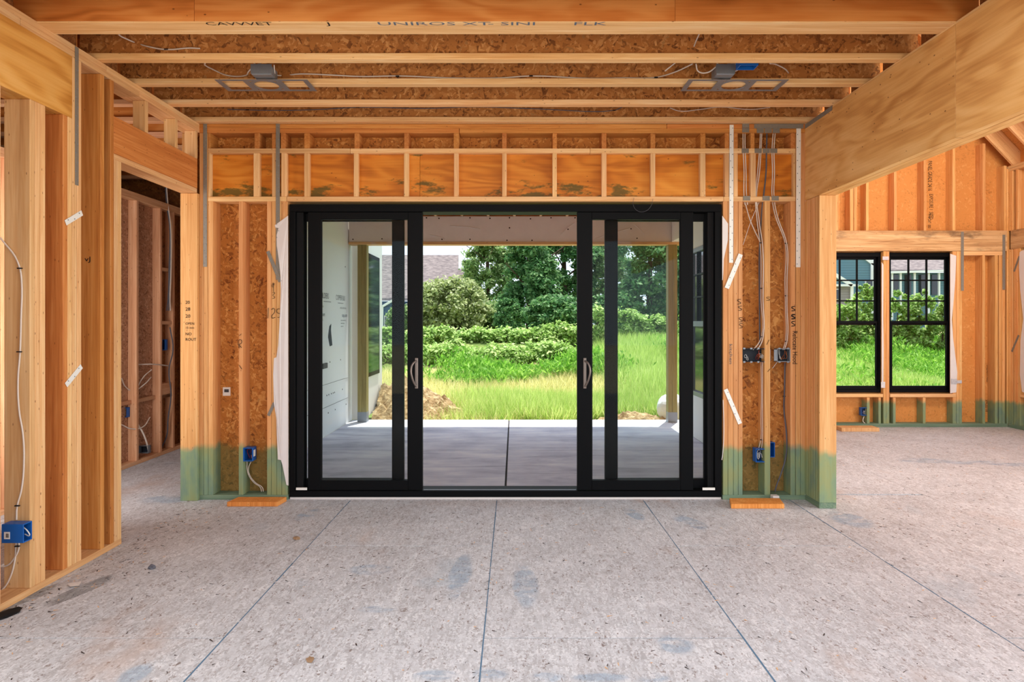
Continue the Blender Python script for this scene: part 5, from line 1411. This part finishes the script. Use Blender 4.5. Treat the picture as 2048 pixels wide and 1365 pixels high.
prism('gable', [(hx_(754), 46, hz_(614)), (hx_(808), 46, hz_(614)), (hx_(790), 46, hz_(600))], (0, 1, 0), 2.2, 'siding_navy', hA)
bar('rake_trim', (hx_(766), 45.9, hz_(613)), (hx_(788), 45.9, hz_(600)), .12, .16, 'white_trim', hA)
piece('corner_trim', (hx_(764.5), hx_(767)), (45.9, 46), (.5, hz_(613)), 'white_trim', hA)
wn = piece('window', (hx_(769), hx_(781)), (45.9, 45.99), (hz_(656), hz_(632)), 'white_trim', hA)
piece('pane', (hx_(770.5), hx_(779.5)), (45.85, 45.9), (hz_(645), hz_(634)), 'glass_dark', wn)
piece('pane', (hx_(770.5), hx_(779.5)), (45.85, 45.9), (hz_(655), hz_(646.5)), 'glass_dark', wn)

D2 = 48
hB = empty('neighbor_house', (X(1700, D2), D2, 1), 'teal sided neighbour house with white trimmed gable behind the half hidden window', 'house', 'houses beyond the hedge')
q = lambda px, py, d=D2: (X(px, d), d, Z(py, d))
prism('wall', [q(1560, 672), q(1745, 672), q(1745, 527), q(1695, 488), q(1640, 488), q(1560, 527)], (0, 1, 0), 6, 'siding_teal', hB)
bar('rake_trim', q(1690, 484, 47.9), q(1748, 528, 47.9), .1, .32, 'white_trim', hB)
bar('corner_trim', q(1744, 527, 47.9), q(1744, 672, 47.9), .1, .2, 'white_trim', hB, up=(1, 0, 0))
prism('porch_wall', [q(1600, 672, 46), q(1704, 672, 46), q(1704, 573, 46), q(1600, 573, 46)], (0, 1, 0), 1.8, 'siding_taupe', hB)
prism('porch_gable', [q(1630, 571, 45.7), q(1702, 571, 45.7), q(1666, 547, 45.7)], (0, 1, 0), 2, 'siding_teal', hB)
bar('rake_trim', q(1664, 546, 45.6), q(1704, 571, 45.6), .1, .26, 'white_trim', hB)
bar('fascia', q(1640, 571, 45.6), q(1716, 571, 45.6), .1, .16, 'white_trim', hB)
bar('corner_trim', q(1703.5, 573, 45.9), q(1703.5, 600, 45.9), .1, .22, 'white_trim', hB, up=(1, 0, 0))
wn = piece('window', (X(1660, 45.9), X(1679, 45.9)), (45.85, 45.99), (Z(600, 45.9), Z(578, 45.9)), 'white_trim', hB)
piece('pane', (X(1661, 45.9), X(1677, 45.9)), (45.8, 45.85), (Z(599, 45.9), Z(580, 45.9)), 'glass_dark', wn)
wn = piece('window', (X(1729, D2), X(1744, D2)), (47.85, 47.99), (Z(580, D2), Z(561, D2)), 'white_trim', hB)
piece('pane', (X(1730.5, D2), X(1742, D2)), (47.8, 47.85), (Z(579, D2), Z(563, D2)), 'glass_dark', wn)

hC = empty('neighbor_house', (X(1830, D2), D2, 1), 'grey roofed neighbour house with screened porch behind the whole window', 'house', 'houses beyond the hedge')
prism('roof', [q(1762, 545, 47.2), q(1935, 545, 47.2), (X(1915, 52), 52, Z(490, 52)), (X(1800, 52), 52, Z(490, 52))], (0, .2, 1), .2, 'shingle', hC)
bar('fascia', q(1768, 545.5, 47.1), q(1930, 541, 47.1), .1, .16, 'white_trim', hC)
piece('porch_screen', (X(1775, 48), X(1925, 48)), (48, 48.1), (1, Z(546, 48)), 'siding_teal', hC)
for px in (1784, 1801, 1829, 1857, 1878, 1905):
    bar('porch_post', q(px, 546, 47.4), q(px, 640, 47.4), .12, .12, 'white_trim', hC, up=(0, 1, 0))
for px in (1790, 1815, 1843, 1868):
    p = piece('window', (X(px - 6, 48), X(px + 6, 48)), (47.9, 47.99), (Z(590, 48), Z(550, 48)), 'glass_dark', hC)
